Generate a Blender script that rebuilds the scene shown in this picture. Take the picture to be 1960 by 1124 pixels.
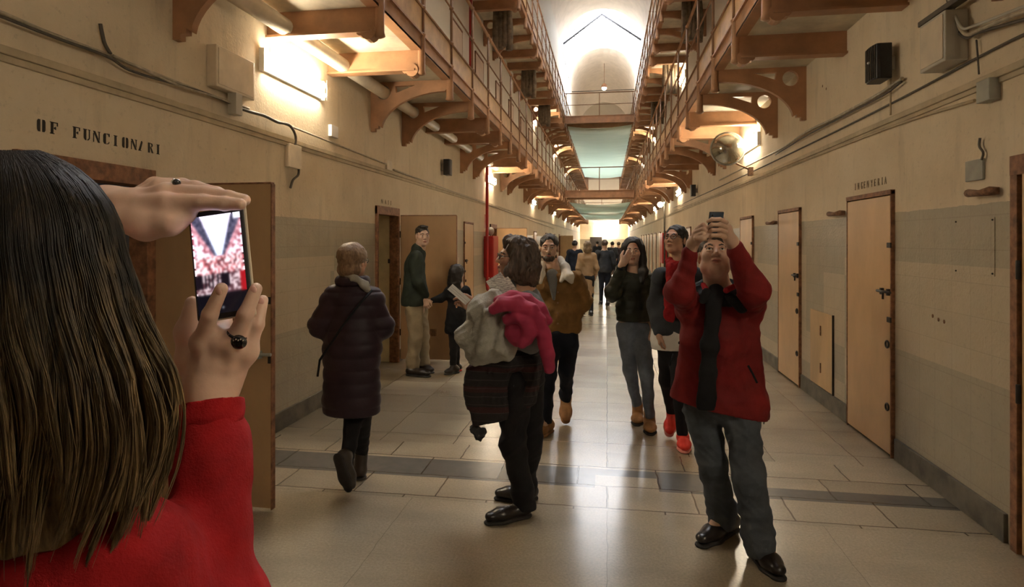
import bpy, bmesh, math, random
import numpy as np
from mathutils import Vector, Matrix
for o in list(bpy.data.objects): bpy.data.objects.remove(o)
SC = bpy.context.scene
COL = SC.collection
# ------------------------------------------------------------------ camera, world, exposure
FPX = 1150.0; VPU, VPV = 1162.0, 462.0; CAMH = 1.65
TH = math.atan((VPU-980)/FPX)
CT, ST = math.cos(TH), math.sin(TH)
Fv = np.array([-ST, CT, 0.0]); Rv = np.array([CT, ST, 0.0]); Uv = np.array([0, 0, 1.0]); Cp = np.array([0, 0, CAMH])
cd = bpy.data.cameras.new('camera'); cam = bpy.data.objects.new('camera', cd); COL.objects.link(cam)
cam.location = (0, 0, CAMH); cam.rotation_euler = (math.pi/2, 0, TH)
cd.sensor_width = 36; cd.lens = FPX/1960*36; cd.shift_y = -(562-VPV)/1960; cd.clip_start = .05; cd.clip_end = 300
SC.camera = cam
W = bpy.data.worlds.new('world'); SC.world = W; W.use_nodes = True
W.node_tree.nodes['Background'].inputs[0].default_value = (.93, .95, 1, 1)
W.node_tree.nodes['Background'].inputs[1].default_value = 10.0
SC.view_settings.view_transform = 'Standard'; SC.view_settings.look = 'None'
SC.view_settings.exposure = 1.28; SC.view_settings.gamma = 1; SC.view_settings.use_curve_mapping = False
XL, XR = -2.83, 2.16          # wall faces
OL, OR = -1.84, 1.19          # outer edges of the galleries
XC = (XL+XR)/2; RAD = (XR-XL)/2
YB, YE = -5.0, 64.0
PITCH = 1.12
def P(u, v, d): return Cp + Fv*d + Rv*((u-980)/FPX*d) + Uv*((VPV-v)/FPX*d)
def Q(u, z, d):
    p = Cp + Fv*d + Rv*((u-980)/FPX*d); p[2] = z; return p
# ------------------------------------------------------------------ materials
def mk(name):
    m = bpy.data.materials.new(name); m.use_nodes = True
    nt = m.node_tree; b = nt.nodes['Principled BSDF']; return m, nt, b
class NB:
    def __init__(s, nt): s.nt = nt
    def n(s, t, **k):
        x = s.nt.nodes.new(t)
        for a, b in k.items(): setattr(x, a, b)
        return x
    def l(s, a, b): s.nt.links.new(a, b)
    def obj(s): return s.n('ShaderNodeTexCoord').outputs['Object']
    def geo(s): return s.n('ShaderNodeNewGeometry').outputs['Position']
    def mapv(s, v, sc=(1, 1, 1)):
        x = s.n('ShaderNodeMapping'); s.l(v, x.inputs[0]); x.inputs['Scale'].default_value = sc; return x.outputs[0]
    def noise(s, v, scale=5, detail=4, rough=.6):
        x = s.n('ShaderNodeTexNoise'); s.l(v, x.inputs['Vector']); x.inputs['Scale'].default_value = scale
        x.inputs['Detail'].default_value = detail; x.inputs['Roughness'].default_value = rough; return x.outputs[0]
    def math(s, op, a, b=0.0, c=None):
        x = s.n('ShaderNodeMath', operation=op)
        for i, q in enumerate([a, b] + ([c] if c is not None else [])):
            if isinstance(q, (int, float)): x.inputs[i].default_value = q
            else: s.l(q, x.inputs[i])
        return x.outputs[0]
    def ramp(s, f, pts):
        x = s.n('ShaderNodeValToRGB'); s.l(f, x.inputs[0]); r = x.color_ramp
        while len(r.elements) < len(pts): r.elements.new(.5)
        for e, (p, c) in zip(r.elements, pts):
            e.position = p; e.color = (c[0], c[1], c[2], 1) if hasattr(c, '__len__') else (c, c, c, 1)
        return x.outputs[0]
    def mix(s, f, a, b, mode='MIX'):
        x = s.n('ShaderNodeMix', data_type='RGBA', blend_type=mode)
        for i, q in ((0, f), (6, a), (7, b)):
            if isinstance(q, (int, float)): x.inputs[i].default_value = q
            elif isinstance(q, tuple): x.inputs[i].default_value = (q[0], q[1], q[2], 1)
            else: s.l(q, x.inputs[i])
        return x.outputs[2]
    def mr(s, f, a, b, c, d):
        x = s.n('ShaderNodeMapRange'); s.l(f, x.inputs[0])
        for i, q in enumerate((a, b, c, d)): x.inputs[1+i].default_value = q
        return x.outputs[0]
    def bump(s, h, st=.3, dist=.01):
        x = s.n('ShaderNodeBump'); s.l(h, x.inputs['Height']); x.inputs['Strength'].default_value = st; x.inputs['Distance'].default_value = dist
        return x.outputs[0]
    def sep(s, v):
        x = s.n('ShaderNodeSeparateXYZ'); s.l(v, x.inputs[0]); return x.outputs
def plain(name, c, rough=.6, var=.12, scale=8, bump=.0, bscale=60, metal=0, stretch=(1, 1, 1), spec=.5, sss=0, sheen=0):
    m, nt, b = mk(name); k = NB(nt); o = k.obj(); v = k.mapv(o, stretch)
    n = k.noise(v, scale, 5)
    lo = tuple(x*(1-var*1.6) for x in c); hi = tuple(min(1, x*(1+var*1.2)) for x in c)
    k.l(k.ramp(n, [(.3, lo), (.7, hi)]), b.inputs['Base Color'])
    b.inputs['Roughness'].default_value = rough; b.inputs['Metallic'].default_value = metal
    b.inputs['Specular IOR Level'].default_value = spec
    if sss: b.inputs['Subsurface Weight'].default_value = sss; b.inputs['Subsurface Scale'].default_value = .01; b.inputs['Subsurface Radius'].default_value = (1, .35, .2)
    if sheen: b.inputs['Sheen Weight'].default_value = sheen
    if bump: k.l(k.bump(k.noise(v, bscale, 4), bump, .004), b.inputs['Normal'])
    return m
def emit(name, c, st):
    m, nt, b = mk(name); b.inputs['Base Color'].default_value = (*c, 1)
    b.inputs['Emission Color'].default_value = (*c, 1); b.inputs['Emission Strength'].default_value = st; return m
# plaster wall with painted tiled wainscot
def wall_mat():
    m, nt, b = mk('painted_wall'); k = NB(nt); g = k.geo(); x, y, z = k.sep(g)
    n1 = k.noise(g, .9, 6, .65); n2 = k.noise(g, 6, 5, .6); n3 = k.noise(k.mapv(g, (3, 3, .5)), 2.2, 5, .6)
    up = k.ramp(n1, [(.25, (.57, .465, .32)), (.5, (.67, .56, .40)), (.75, (.75, .64, .48))])
    st = k.ramp(n3, [(.56, 1.0), (.78, .62)])
    up = k.mix(.55, up, k.mix(1.0, up, st, 'MULTIPLY'))
    # patches where the paint was redone
    br = k.n('ShaderNodeTexBrick'); cx = k.n('ShaderNodeCombineXYZ'); k.l(y, cx.inputs[0]); k.l(z, cx.inputs[1])
    k.l(cx.outputs[0], br.inputs['Vector']); br.offset = .0; br.inputs['Scale'].default_value = 1
    br.inputs['Brick Width'].default_value = .54; br.inputs['Row Height'].default_value = .335; br.inputs['Mortar Size'].default_value = 0
    br.inputs['Color1'].default_value = (1, 1, 1, 1); br.inputs['Color2'].default_value = (0, 0, 0, 1); br.inputs['Bias'].default_value = -.15
    grey = k.mix(n2, (.345, .30, .215), (.45, .39, .285)); warm = k.mix(n2, (.46, .385, .265), (.56, .47, .34))
    # bands: top grey, middle cream, bottom grey
    bt = k.math('GREATER_THAN', z, 1.5); bb = k.math('LESS_THAN', z, .84)
    band = k.math('MAXIMUM', bt, bb)
    pat = k.math('GREATER_THAN', br.outputs[0], .62)
    far = k.math('GREATER_THAN', y, 5.85)
    sel = k.mix(far, band, k.math('MINIMUM', k.math('ADD', k.math('MULTIPLY', bt, .8), pat), 1))
    low = k.mix(sel, warm, grey)
    # small tile joints
    t = k.n('ShaderNodeTexBrick'); k.l(cx.outputs[0], t.inputs['Vector']); t.offset = 0; t.inputs['Scale'].default_value = 1
    t.inputs['Brick Width'].default_value = .2; t.inputs['Row Height'].default_value = .2; t.inputs['Mortar Size'].default_value = .003
    t.inputs['Color1'].default_value = (1, 1, 1, 1); t.inputs['Color2'].default_value = (.96, .96, .96, 1); t.inputs['Mortar'].default_value = (.84, .84, .84, 1)
    low = k.mix(1.0, low, t.outputs[0], 'MULTIPLY')
    edge = k.math('ADD', 1.855, k.math('MULTIPLY', n2, .025))
    isl = k.math('LESS_THAN', z, edge)
    c = k.mix(isl, up, low)
    dirt = k.ramp(k.noise(k.mapv(g, (1, 1, 1)), 25, 4, .7), [(.30, .72), (.42, 1.0)])
    c = k.mix(.6, c, k.mix(1.0, c, dirt, 'MULTIPLY'))
    # upper storeys are plain off-white plaster
    hi = k.math('GREATER_THAN', z, 3.65)
    c = k.mix(hi, c, k.mix(n1, (.60, .54, .45), (.74, .68, .58)))
    k.l(c, b.inputs['Base Color'])
    k.l(k.mix(isl, (.75, .75, .75), (.42, .42, .42)), b.inputs['Roughness'])
    b.inputs['Specular IOR Level'].default_value = .3
    k.l(k.bump(k.math('ADD', k.math('MULTIPLY', n2, .7), k.noise(g, 45, 3)), .25, .012), b.inputs['Normal'])
    return m
def floor_mat():
    m, nt, b = mk('polished_terrazzo'); k = NB(nt); g = k.geo(); x, y, z = k.sep(g)
    n1 = k.noise(g, 1.1, 4, .55); n2 = k.noise(g, 9, 5); n3 = k.noise(g, 70, 3, .8); n5 = k.noise(g, 6, 1); n4 = k.noise(k.mapv(g, (.6, 2.2, 1)), 1.6, 3, .5)
    base = k.ramp(n1, [(.25, (.27, .215, .145)), (.5, (.335, .275, .19)), (.78, (.39, .33, .235))])
    base = k.mix(.5, base, k.mix(1, base, k.ramp(n3, [(.3, .55), (.7, 1.25)]), 'MULTIPLY'))
    def bricks(w, h, mort, off, off2=0.0):
        t = k.n('ShaderNodeTexBrick'); cb = k.n('ShaderNodeCombineXYZ')
        wob = k.math('MULTIPLY', k.math('SUBTRACT', n5, .5), .022)
        k.l(k.math('ADD', x, wob), cb.inputs[0]); k.l(k.math('ADD', k.math('ADD', y, off2), wob), cb.inputs[1]); k.l(cb.outputs[0], t.inputs['Vector'])
        t.offset = off; t.inputs['Scale'].default_value = 1; t.inputs['Brick Width'].default_value = w; t.inputs['Row Height'].default_value = h
        t.inputs['Mortar Size'].default_value = mort; t.inputs['Mortar Smooth'].default_value = .3
        t.inputs['Color1'].default_value = (1, 1, 1, 1); t.inputs['Color2'].default_value = (.80, .79, .78, 1); t.inputs['Mortar'].default_value = (.3, .27, .24, 1)
        return t
    tf = bricks(.62, .62, .0035, 0.0)
    tn = bricks(1.24, 1.24, .002, 0.0)
    tb = bricks(.55, .34, .006, .37, -.02)
    near = k.math('LESS_THAN', y, 3.72)
    mid = k.math('MULTIPLY', k.math('GREATER_THAN', y, 3.72), k.math('LESS_THAN', y, 4.75))
    tc = k.mix(near, k.mix(mid, tf.outputs[0], tb.outputs[0]), k.mix(.6, (1, 1, 1), tn.outputs[0]))
    # dark stone band across the hall
    ba = k.math('MULTIPLY', k.math('GREATER_THAN', y, 4.06), k.math('LESS_THAN', y, 4.40))
    hole = k.math('MULTIPLY', k.math('MULTIPLY', k.math('GREATER_THAN', x, -.08), k.math('LESS_THAN', x, .34)), k.math('LESS_THAN', y, 4.28))
    hole2 = k.math('MULTIPLY', k.math('GREATER_THAN', x, 1.05), k.math('GREATER_THAN', y, 4.24))
    ba = k.math('MULTIPLY', ba, k.math('SUBTRACT', 1.0, k.math('MAXIMUM', hole, hole2)))
    bandc = k.mix(n2, (.085, .08, .068), (.15, .135, .112))
    # darker grey patch by the left doors
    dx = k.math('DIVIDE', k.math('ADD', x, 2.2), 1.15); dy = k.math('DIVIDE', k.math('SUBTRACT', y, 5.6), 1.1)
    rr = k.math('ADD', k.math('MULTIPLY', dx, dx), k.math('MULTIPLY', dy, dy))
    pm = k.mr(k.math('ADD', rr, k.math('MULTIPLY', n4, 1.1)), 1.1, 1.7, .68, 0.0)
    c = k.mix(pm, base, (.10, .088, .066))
    c = k.mix(k.mr(n4, .45, .75, 0.0, .4), c, (.19, .155, .11))
    c = k.mix(ba, c, bandc)
    c = k.mix(1, c, tc, 'MULTIPLY')
    k.l(c, b.inputs['Base Color'])
    b.inputs['Roughness'].default_value = .24
    b.inputs['Specular IOR Level'].default_value = .62
    hgt = k.math('ADD', k.math('MULTIPLY', tc, .8), k.math('MULTIPLY', n2, .35))
    k.l(k.bump(hgt, .18, .006), b.inputs['Normal'])
    return m
M = {}
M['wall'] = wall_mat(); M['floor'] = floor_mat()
M['base'] = plain('dark_stone_skirting', (.13, .115, .085), .55, .3, 6, .3, 40)
M['truss'] = plain('dark_steel', (.035, .035, .04), .6, .1, 5)
M['vault'] = plain('pale_plaster', (.68, .59, .50), .9, .06, 2)
M['lantern'] = plain('white_lantern_plaster', (.86, .87, .88), .9, .03, 2)
M['soffit'] = plain('stained_slab_soffit', (.62, .54, .40), .85, .22, 2.2, .2, 30)
M['iron'] = plain('ochre_painted_iron', (.40, .205, .10), .5, .16, 4, .15, 50)
M['toe'] = plain('tan_toe_board', (.50, .31, .15), .55, .18, 5, .1, 50)
M['rail'] = plain('brown_rail_paint', (.27, .14, .07), .45, .15, 8)
M['door'] = plain('tan_painted_door', (.60, .38, .19), .42, .10, 2.5, .12, 25, stretch=(1, 1, .5))
M['leaf'] = plain('tan_brown_door', (.46, .285, .14), .45, .10, 2.5, .15, 18, stretch=(1, 1, .6))
M['frame'] = plain('red_brown_frame', (.25, .11, .05), .6, .35, 20, .4, 60)
M['dark'] = plain('dark_iron', (.035, .028, .022), .5, .2, 20, metal=.4)
M['reveal'] = plain('yellow_reveal', (.68, .56, .32), .7, .1, 5)
M['blue'] = plain('blue_grey_reveal', (.20, .22, .27), .7, .1, 5)
M['grey'] = plain('light_grey_box', (.48, .45, .38), .5, .07, 6)
M['greyd'] = plain('grey_cover', (.33, .32, .27), .6, .1, 12)
M['cream'] = plain('cream_pipe', (.66, .56, .42), .45, .08, 6)
M['cable'] = plain('dark_cable', (.09, .075, .055), .6, .2, 20)
M['cablel'] = plain('pale_cable', (.40, .34, .25), .6, .2, 20)
M['ledge'] = plain('painted_ledge', (.47, .38, .25), .7, .12, 6, .2, 40)
M['black'] = plain('black_plastic', (.02, .02, .023), .35, .2, 30)
M['red'] = plain('signal_red', (.42, .015, .012), .4, .08, 6)
M['white'] = plain('white_plastic', (.78, .76, .72), .4, .04, 6)
M['rust'] = plain('rusty_iron', (.20, .10, .05), .8, .4, 40, .5, 60)
M['net'] = None
M['tube'] = emit('lit_tube', (1, .885, .69), 46.0)
M['flood'] = emit('lit_flood', (1, .90, .74), 260.0)
M['lamp'] = emit('lit_lamp', (1, .86, .62), 14.0)
M['ink'] = plain('stencil_paint', (.035, .026, .018), .8, .3, 60)
def glass():
    m, nt, b = mk('thin_glass'); b.inputs['Base Color'].default_value = (.95, 1, .98, 1); b.inputs['Roughness'].default_value = .05
    b.inputs['Alpha'].default_value = .12; return m
M['glass'] = glass()
def netm():
    m, nt, b = mk('pale_green_net'); k = NB(nt); g = k.geo()
    k.l(k.ramp(k.noise(k.mapv(g, (.4, 3, 1)), 1.5, 4), [(.3, (.42, .52, .46)), (.7, (.62, .70, .63))]), b.inputs['Base Color'])
    b.inputs['Roughness'].default_value = .9
    tr = k.n('ShaderNodeBsdfTranslucent'); tr.inputs[0].default_value = (.48, .66, .56, 1)
    tp = k.n('ShaderNodeBsdfTransparent'); mx = k.n('ShaderNodeMixShader'); mx.inputs[0].default_value = .5
    k.l(b.outputs[0], mx.inputs[1]); k.l(tr.outputs[0], mx.inputs[2])
    m2 = k.n('ShaderNodeMixShader'); m2.inputs[0].default_value = .18; k.l(mx.outputs[0], m2.inputs[1]); k.l(tp.outputs[0], m2.inputs[2])
    k.l(m2.outputs[0], nt.nodes['Material Output'].inputs[0]); return m
M['net'] = netm()
# ------------------------------------------------------------------ mesh helpers
def link(name, me, mat, parent=None):
    o = bpy.data.objects.new(name, me); COL.objects.link(o)
    if mat is not None: me.materials.append(mat)
    if parent is not None: o.parent = parent
    return o
class MB:
    def __init__(s): s.v = []; s.f = []; s.sm = []
    def add(s, vs, fs, smooth=False):
        n = len(s.v); s.v += [tuple(map(float, q)) for q in vs]; s.f += [tuple(i+n for i in f) for f in fs]; s.sm += [smooth]*len(fs); return s
    def box(s, x0, x1, y0, y1, z0, z1):
        x0, x1 = min(x0, x1), max(x0, x1); y0, y1 = min(y0, y1), max(y0, y1); z0, z1 = min(z0, z1), max(z0, z1)
        v = [(x0,y0,z0),(x1,y0,z0),(x1,y1,z0),(x0,y1,z0),(x0,y0,z1),(x1,y0,z1),(x1,y1,z1),(x0,y1,z1)]
        return s.add(v, [(0,3,2,1),(4,5,6,7),(0,1,5,4),(1,2,6,5),(2,3,7,6),(3,0,4,7)])
    def obox(s, c, ax, hs):   # oriented box: centre, 3 axes, half sizes
        c = np.array(c, float); A = [np.array(a, float) for a in ax]
        v = [c + A[0]*hs[0]*i + A[1]*hs[1]*j + A[2]*hs[2]*q for q in (-1, 1) for i, j in ((-1,-1),(1,-1),(1,1),(-1,1))]
        return s.add(v, [(0,3,2,1),(4,5,6,7),(0,1,5,4),(1,2,6,5),(2,3,7,6),(3,0,4,7)])
    def tube(s, pts, r, n=8, cap=True):
        pts = [np.array(p, float) for p in pts]; rs = r if hasattr(r, '__len__') else [r]*len(pts)
        rings = []; ref = None
        for i, p in enumerate(pts):
            t = pts[min(i+1, len(pts)-1)] - pts[max(i-1, 0)]; t = t/(np.linalg.norm(t)+1e-9)
            if ref is None: ref = np.array([0, 0, 1.0]) if abs(t[2]) < .9 else np.array([1.0, 0, 0])
            a = np.cross(t, ref); a /= np.linalg.norm(a)+1e-9; b_ = np.cross(a, t); ref = b_
            rings.append([p + rs[i]*(math.cos(2*math.pi*j/n)*a + math.sin(2*math.pi*j/n)*b_) for j in range(n)])
        v = [q for rg in rings for q in rg]; f = []
        for i in range(len(pts)-1):
            for j in range(n):
                f.append((i*n+j, i*n+(j+1) % n, (i+1)*n+(j+1) % n, (i+1)*n+j))
        s.add(v, f, True)
        if cap:
            m = len(s.v)-len(v); s.f += [tuple(m+j for j in range(n))[::-1], tuple(m+(len(pts)-1)*n+j for j in range(n))]; s.sm += [False]*2
        return s
    def ball(s, c, r, n=12, m=8):
        c = np.array(c, float); r = np.array(r if hasattr(r, '__len__') else (r, r, r), float)
        v = [c+r*np.array([0, 0, 1]), c-r*np.array([0, 0, 1])]; f = []
        for i in range(1, m):
            a = math.pi*i/m
            for j in range(n): b_ = 2*math.pi*j/n; v.append(c + r*np.array([math.sin(a)*math.cos(b_), math.sin(a)*math.sin(b_), math.cos(a)]))
        R = lambda i, j: 2+(i-1)*n + j % n
        for j in range(n):
            f.append((0, R(1, j), R(1, j+1))); f.append((1, R(m-1, j+1), R(m-1, j)))
            for i in range(1, m-1): f.append((R(i, j), R(i+1, j), R(i+1, j+1), R(i, j+1)))
        return s.add(v, f, True)
    def build(s, name, mat, parent=None, bevel=0, origin=None):
        me = bpy.data.meshes.new(name)
        o_ = np.array(origin, float) if origin is not None else np.zeros(3)
        me.from_pydata([tuple(np.array(q)-o_) for q in s.v], [], s.f); me.polygons.foreach_set('use_smooth', s.sm); me.update()
        o = link(name, me, mat, parent)
        if origin is not None and parent is None: o.location = tuple(o_)
        if bevel:
            b = o.modifiers.new('bevel', 'BEVEL'); b.width = bevel; b.segments = 2; b.limit_method = 'ANGLE'
        return o
def empty(name, loc=(0, 0, 0)):
    o = bpy.data.objects.new(name, None); COL.objects.link(o); o.location = tuple(loc); o.empty_display_size = .1; return o
def tag(o, label=None, cat=None, group=None, kind=None):
    if label: o['label'] = label
    if cat: o['category'] = cat
    if group: o['group'] = group
    if kind: o['kind'] = kind
    return o
def copy_tree(o, parent=None):
    c = o.copy(); COL.objects.link(c)
    if parent is not None: c.parent = parent
    for ch in [q for q in bpy.data.objects if q.parent == o]: copy_tree(ch, c)
    return c
def poly_plate(name, outlines, thick, mat, parent=None):   # 2D outlines with holes in local XY, extruded
    cu = bpy.data.curves.new(name, 'CURVE'); cu.dimensions = '2D'; cu.fill_mode = 'BOTH'; cu.extrude = thick/2
    for ol in outlines:
        sp = cu.splines.new('POLY'); sp.points.add(len(ol)-1)
        for i, p in enumerate(ol): sp.points[i].co = (p[0], p[1], 0, 1)
        sp.use_cyclic_u = True
    t = bpy.data.objects.new('tmp', cu); COL.objects.link(t)
    dg = bpy.context.evaluated_depsgraph_get(); me = bpy.data.meshes.new_from_object(t.evaluated_get(dg))
    bpy.data.objects.remove(t); bpy.data.curves.remove(cu); me.name = name
    me.materials.clear()
    return me
# ------------------------------------------------------------------ room shell
TW = .6
def seg_wall(name, xf, side, openings):
    """wall with real openings (y0, y1, z0, z1); side -1 left / +1 right; thickness TW"""
    m = MB(); xo = xf + side*TW; ys = sorted(openings); y = YB
    for (a, b, z0, z1) in ys:
        m.box(xf, xo, y, a, 0, 14.0); m.box(xf, xo, a, b, z1, 14.0)
        if z0 > 0: m.box(xf, xo, a, b, 0, z0)
        y = b
    m.box(xf, xo, y, YE, 0, 14.0)
    return tag(m.build(name, M['wall']), kind='structure')
LOPEN = [(2.50, 3.36, 0, 2.02), (7.08, 7.86, 0, 2.02), (14.42, 15.2, 0, 2.0), (35.6, 36.4, 0, 2.0)]
seg_wall('wall_left', XL, -1, LOPEN)
ROPEN = [(2.75, 3.58, 0, 2.03)]
seg_wall('wall_right', XR, 1, ROPEN)
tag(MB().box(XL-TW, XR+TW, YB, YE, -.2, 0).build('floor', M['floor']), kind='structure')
tag(MB().box(XL-TW, XR+TW, YE, YE+.3, -.2, 18).build('wall_end', M['wall']), kind='structure')
tag(MB().box(XL-TW, XR+TW, YB-.3, YB, -.2, 18).build('wall_back', M['wall']), kind='structure')
def vault(y0, y1):
    m = MB(); n = 28; zs = 13.8
    for r, fl in ((RAD, False), (RAD+.35, True)):
        v = []
        for y in (y0, y1):
            for i in range(n+1):
                a = math.pi*i/n; v.append((XC-r*math.cos(a), y, zs+r*math.sin(a)))
        f = [(i, i+1, n+1+i+1, n+1+i) for i in range(n)]
        if fl: f = [q[::-1] for q in f]
        m.add(v, f, True)
    for y, fl in ((y0, False), (y1, True)):
        v = []
        for i in range(n+1):
            a = math.pi*i/n
            for r in (RAD, RAD+.35): v.append((XC-r*math.cos(a), y, zs+r*math.sin(a)))
        f = [(2*i, 2*i+1, 2*i+3, 2*i+2) for i in range(n)]
        if fl: f = [q[::-1] for q in f]
        m.add(v, f)
    return m
YV0, YV1 = 38.3, 46.0
YS0, YS1 = 9.0, 12.0        # unseen vault opening, added to drop cool fill light on the floor
mm = vault(YB, YS0)
for q_ in (vault(YS1, YV0), vault(YV1, YE)): mm.add(q_.v, q_.f, True)
for sx in (XL-.35, XR):           # shoulders above the walls beside the vault
    mm.box(sx, sx+.35, YB, YV0, 13.8, 14.0); mm.box(sx, sx+.35, YV1, YE, 13.8, 14.0)
tag(mm.build('ceiling', M['vault']), kind='structure')
# roof lantern: side walls, gable ends and glazed gable roof
ml = MB(); ml.box(XL-.35, XL, YV0, YV1, 13.8, 17.2); ml.box(XR, XR+.35, YV0, YV1, 13.8, 17.2)
tag(ml.build('trim_1', M['lantern']), 'white plastered upstand of the roof lantern', None, kind='structure')
win = empty('window_1', (XC, (YV0+YV1)/2, 17.2)); tag(win, kind='structure')
def roofpane(sx):
    v = [(XC, YV0, 19.0), (XC, YV1, 19.0), (sx, YV1, 17.2), (sx, YV0, 17.2)]
    v2 = [(a, b, c+.02) for a, b, c in v]
    o = MB().add(v+v2, [(0,1,2,3),(7,6,5,4),(0,4,5,1),(1,5,6,2),(2,6,7,3),(3,7,4,0)]).build('pane', M['glass']); o.parent = win; o.matrix_parent_inverse = win.matrix_world.inverted(); return o
bpy.context.view_layer.update()
roofpane(XL-.2); roofpane(XR+.2)
mb = MB()
for y in np.linspace(YV0, YV1, 7):
    mb.tube([(XL-.15, y, 17.2), (XC, y, 19.0), (XR+.15, y, 17.2)], .03, 4)
o = mb.build('window_frame', M['greyd']); o.parent = win; o.matrix_parent_inverse = win.matrix_world.inverted()
# steel gable truss under the lantern
tr = empty('roof_truss', (XC, YV0+1.0, 14.6)); tag(tr, 'grey steel gabled roof truss silhouetted against the bright skylight', 'truss')
def tp(name, m):
    o = m.build(name, M['truss']); o.parent = tr; o.location = (-XC, -(YV0+1.0), -14.6); return o
yt = YV0+1.0
tp('rafter', MB().tube([(XL, yt, 14.55), (XC, yt, 16.35)], .07, 6)); tp('rafter', MB().tube([(XR, yt, 14.55), (XC, yt, 16.35)], .07, 6))
for s_ in (-1, 1):
    for q in (.45, .7, .1): 
        x_ = XC+s_*RAD*q; z_ = 16.35-1.8*q
        tp('strut', MB().tube([(x_, yt, z_-.35), (x_, yt, z_+.4)], .03, 6))
    tp('purlin', MB().tube([(XC+s_*RAD*.35, yt, 16.1), (XC+s_*RAD*.8, yt, 15.3)], .03, 6))
for q in range(4): tp('louvre', MB().tube([(XC+.1, yt, 16.45+.08*q), (XC+.9, yt, 15.85+.08*q)], .014, 4))
tag(MB().tube([(XL, 49, 13.8), (XR, 49, 13.8)], .03, 6).build('tie_rod', M['dark']), 'thin dark tie rod spanning the vault below the hanging lamp', 'rod')
pl = empty('pendant_lamp', (XC+.1, 50, 14.3)); tag(pl, 'small pendant lamp with reddish-brown shade hanging in the far vault', 'lamp')
o = MB().tube([(0, 0, 2.0), (0, 0, .2)], .02, 6).tube([(0, 0, .35), (0, 0, .2), (0, 0, .0)], [.06, .22, .26], 12).build('lamp_shade', M['frame'], pl)
MB().ball((0, 0, -.05), .19).build('bulb', M['lamp'], pl)
# skirtings, with gaps at the doors
def runs(y0, y1, gaps):
    out = []; y = y0
    for a, b in sorted(gaps):
        out.append((y, a)); y = b
    out.append((y, y1)); return out
RDOORS = [(4.98, 5.80), (7.20, 8.0)] + [(9.42+2.24*i, 10.2+2.24*i) for i in range(14)]
LDOORS = [(11.7, 12.46), (18.9, 19.66), (23.3, 24.1), (27.8, 28.6), (32.3, 33.1), (40.5, 41.3)]
m = MB()
for a, b in runs(YB, YE, [(o[0]-.02, o[1]+.02) for o in LOPEN] + [(q-.05, w+.05) for q, w in LDOORS]): m.box(XL-.01, XL+.022, a, b, 0, .16)
tag(m.build('baseboard_left', M['base'], bevel=.004), kind='structure')
m = MB()
for a, b in runs(YB, YE, [(o[0]-.1, o[1]+.08) for o in ROPEN] + [(q-.05, w+.05) for q, w in RDOORS]): m.box(XR+.01, XR-.022, a, b, 0, .16)
tag(m.build('baseboard_right', M['base'], bevel=.004), kind='structure')
# moulded ledges / surface conduits running along the walls
tag(MB().box(XL-.01, XL+.028, YB, YE, 2.535, 2.575).box(XL-.01, XL+.016, YB, YE, 2.50, 2.535).build('trim_2', M['ledge'], bevel=.004), kind='structure')
tag(MB().box(XR+.01, XR-.028, YB, YE, 2.56, 2.60).box(XR+.01, XR-.014, YB, YE, 2.53, 2.56).build('trim_3', M['ledge'], bevel=.004), kind='structure')
# ------------------------------------------------------------------ doors
ndoor = [0]
def door_thing(label):
    ndoor[0] += 1
    o = empty('door_%d' % ndoor[0]); tag(o, label, None, None, 'structure'); return o
def closed_door(side, y0, y1, z1, label, bolts=True, z0=0.0, mat='door', detail=True):
    xf = XL if side < 0 else XR; n = -side    # n points into the hall
    d = door_thing(label); d.location = (xf, (y0+y1)/2, z0); org = np.array([xf, (y0+y1)/2, z0])
    def pt(name, m, mat_, bevel=0, par=d):
        o = m.build(name, mat_, None, bevel, None)
        me = o.data
        for v in me.vertices: v.co -= Vector(org)
        o.parent = par; return o
    pt('door_leaf', MB().box(xf+n*.004, xf+n*.028, y0, y1, z0+.02, z1), M[mat], .003)
    fr = MB(); w = .020
    fr.box(xf-n*.01, xf+n*.03, y0-w, y0-.006, z0, z1+.04); fr.box(xf-n*.01, xf+n*.03, y1+.006, y1+w, z0, z1+.04)
    fr.box(xf-n*.01, xf+n*.034, y0-w, y1+w, z1+.008, z1+.045)
    pt('door_frame', fr, M['frame'], .003)
    if detail:
        pt('door_gap', MB().box(xf-n*.005, xf+n*.012, y0-.007, y0, z0, z1+.008), M['dark'])
        yb = y0+.05
        b = MB().tube([(xf+n*.045, yb-.09, z0+1.26), (xf+n*.045, yb+.13, z0+1.26)], .011, 8).box(xf+n*.028, xf+n*.05, yb-.06, yb-.035, z0+1.235, z0+1.285).box(xf+n*.028, xf+n*.05, yb+.05, yb+.075, z0+1.235, z0+1.285)
        b.tube([(xf+n*.045, yb+.03, z0+1.26), (xf+n*.045, yb+.03, z0+1.20)], .008, 6)
        pt('bolt', b, M['dark'])
        for zz in (1.62, 1.05):
            pt('latch_plate', MB().box(xf+n*.028, xf+n*.04, y0-.03, y0+.03, z0+zz-.02, z0+zz+.02), M['dark'], .002)
        for zz in (.86, .38):
            r = [(xf+n*.04, y0+.02+.026*math.cos(a), z0+zz+.026*math.sin(a)) for a in np.linspace(0, 2*math.pi, 13)]
            pt('ring', MB().tube(r, .007, 6, False), M['dark'])
    return d
closed_door(1, 4.98, 5.80, 2.0, 'tan closed cell door under the faded stencilled word on the right wall')
closed_door(1, 7.20, 8.0, 1.99, 'tan closed cell door beyond the plywood hatch on the right wall')
for i, (a, b) in enumerate(RDOORS[2:]): closed_door(1, a, b, 1.99, None, detail=i < 2)
for i, (a, b) in enumerate(LDOORS): closed_door(-1, a, b, 2.0, None, detail=i < 2)
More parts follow.
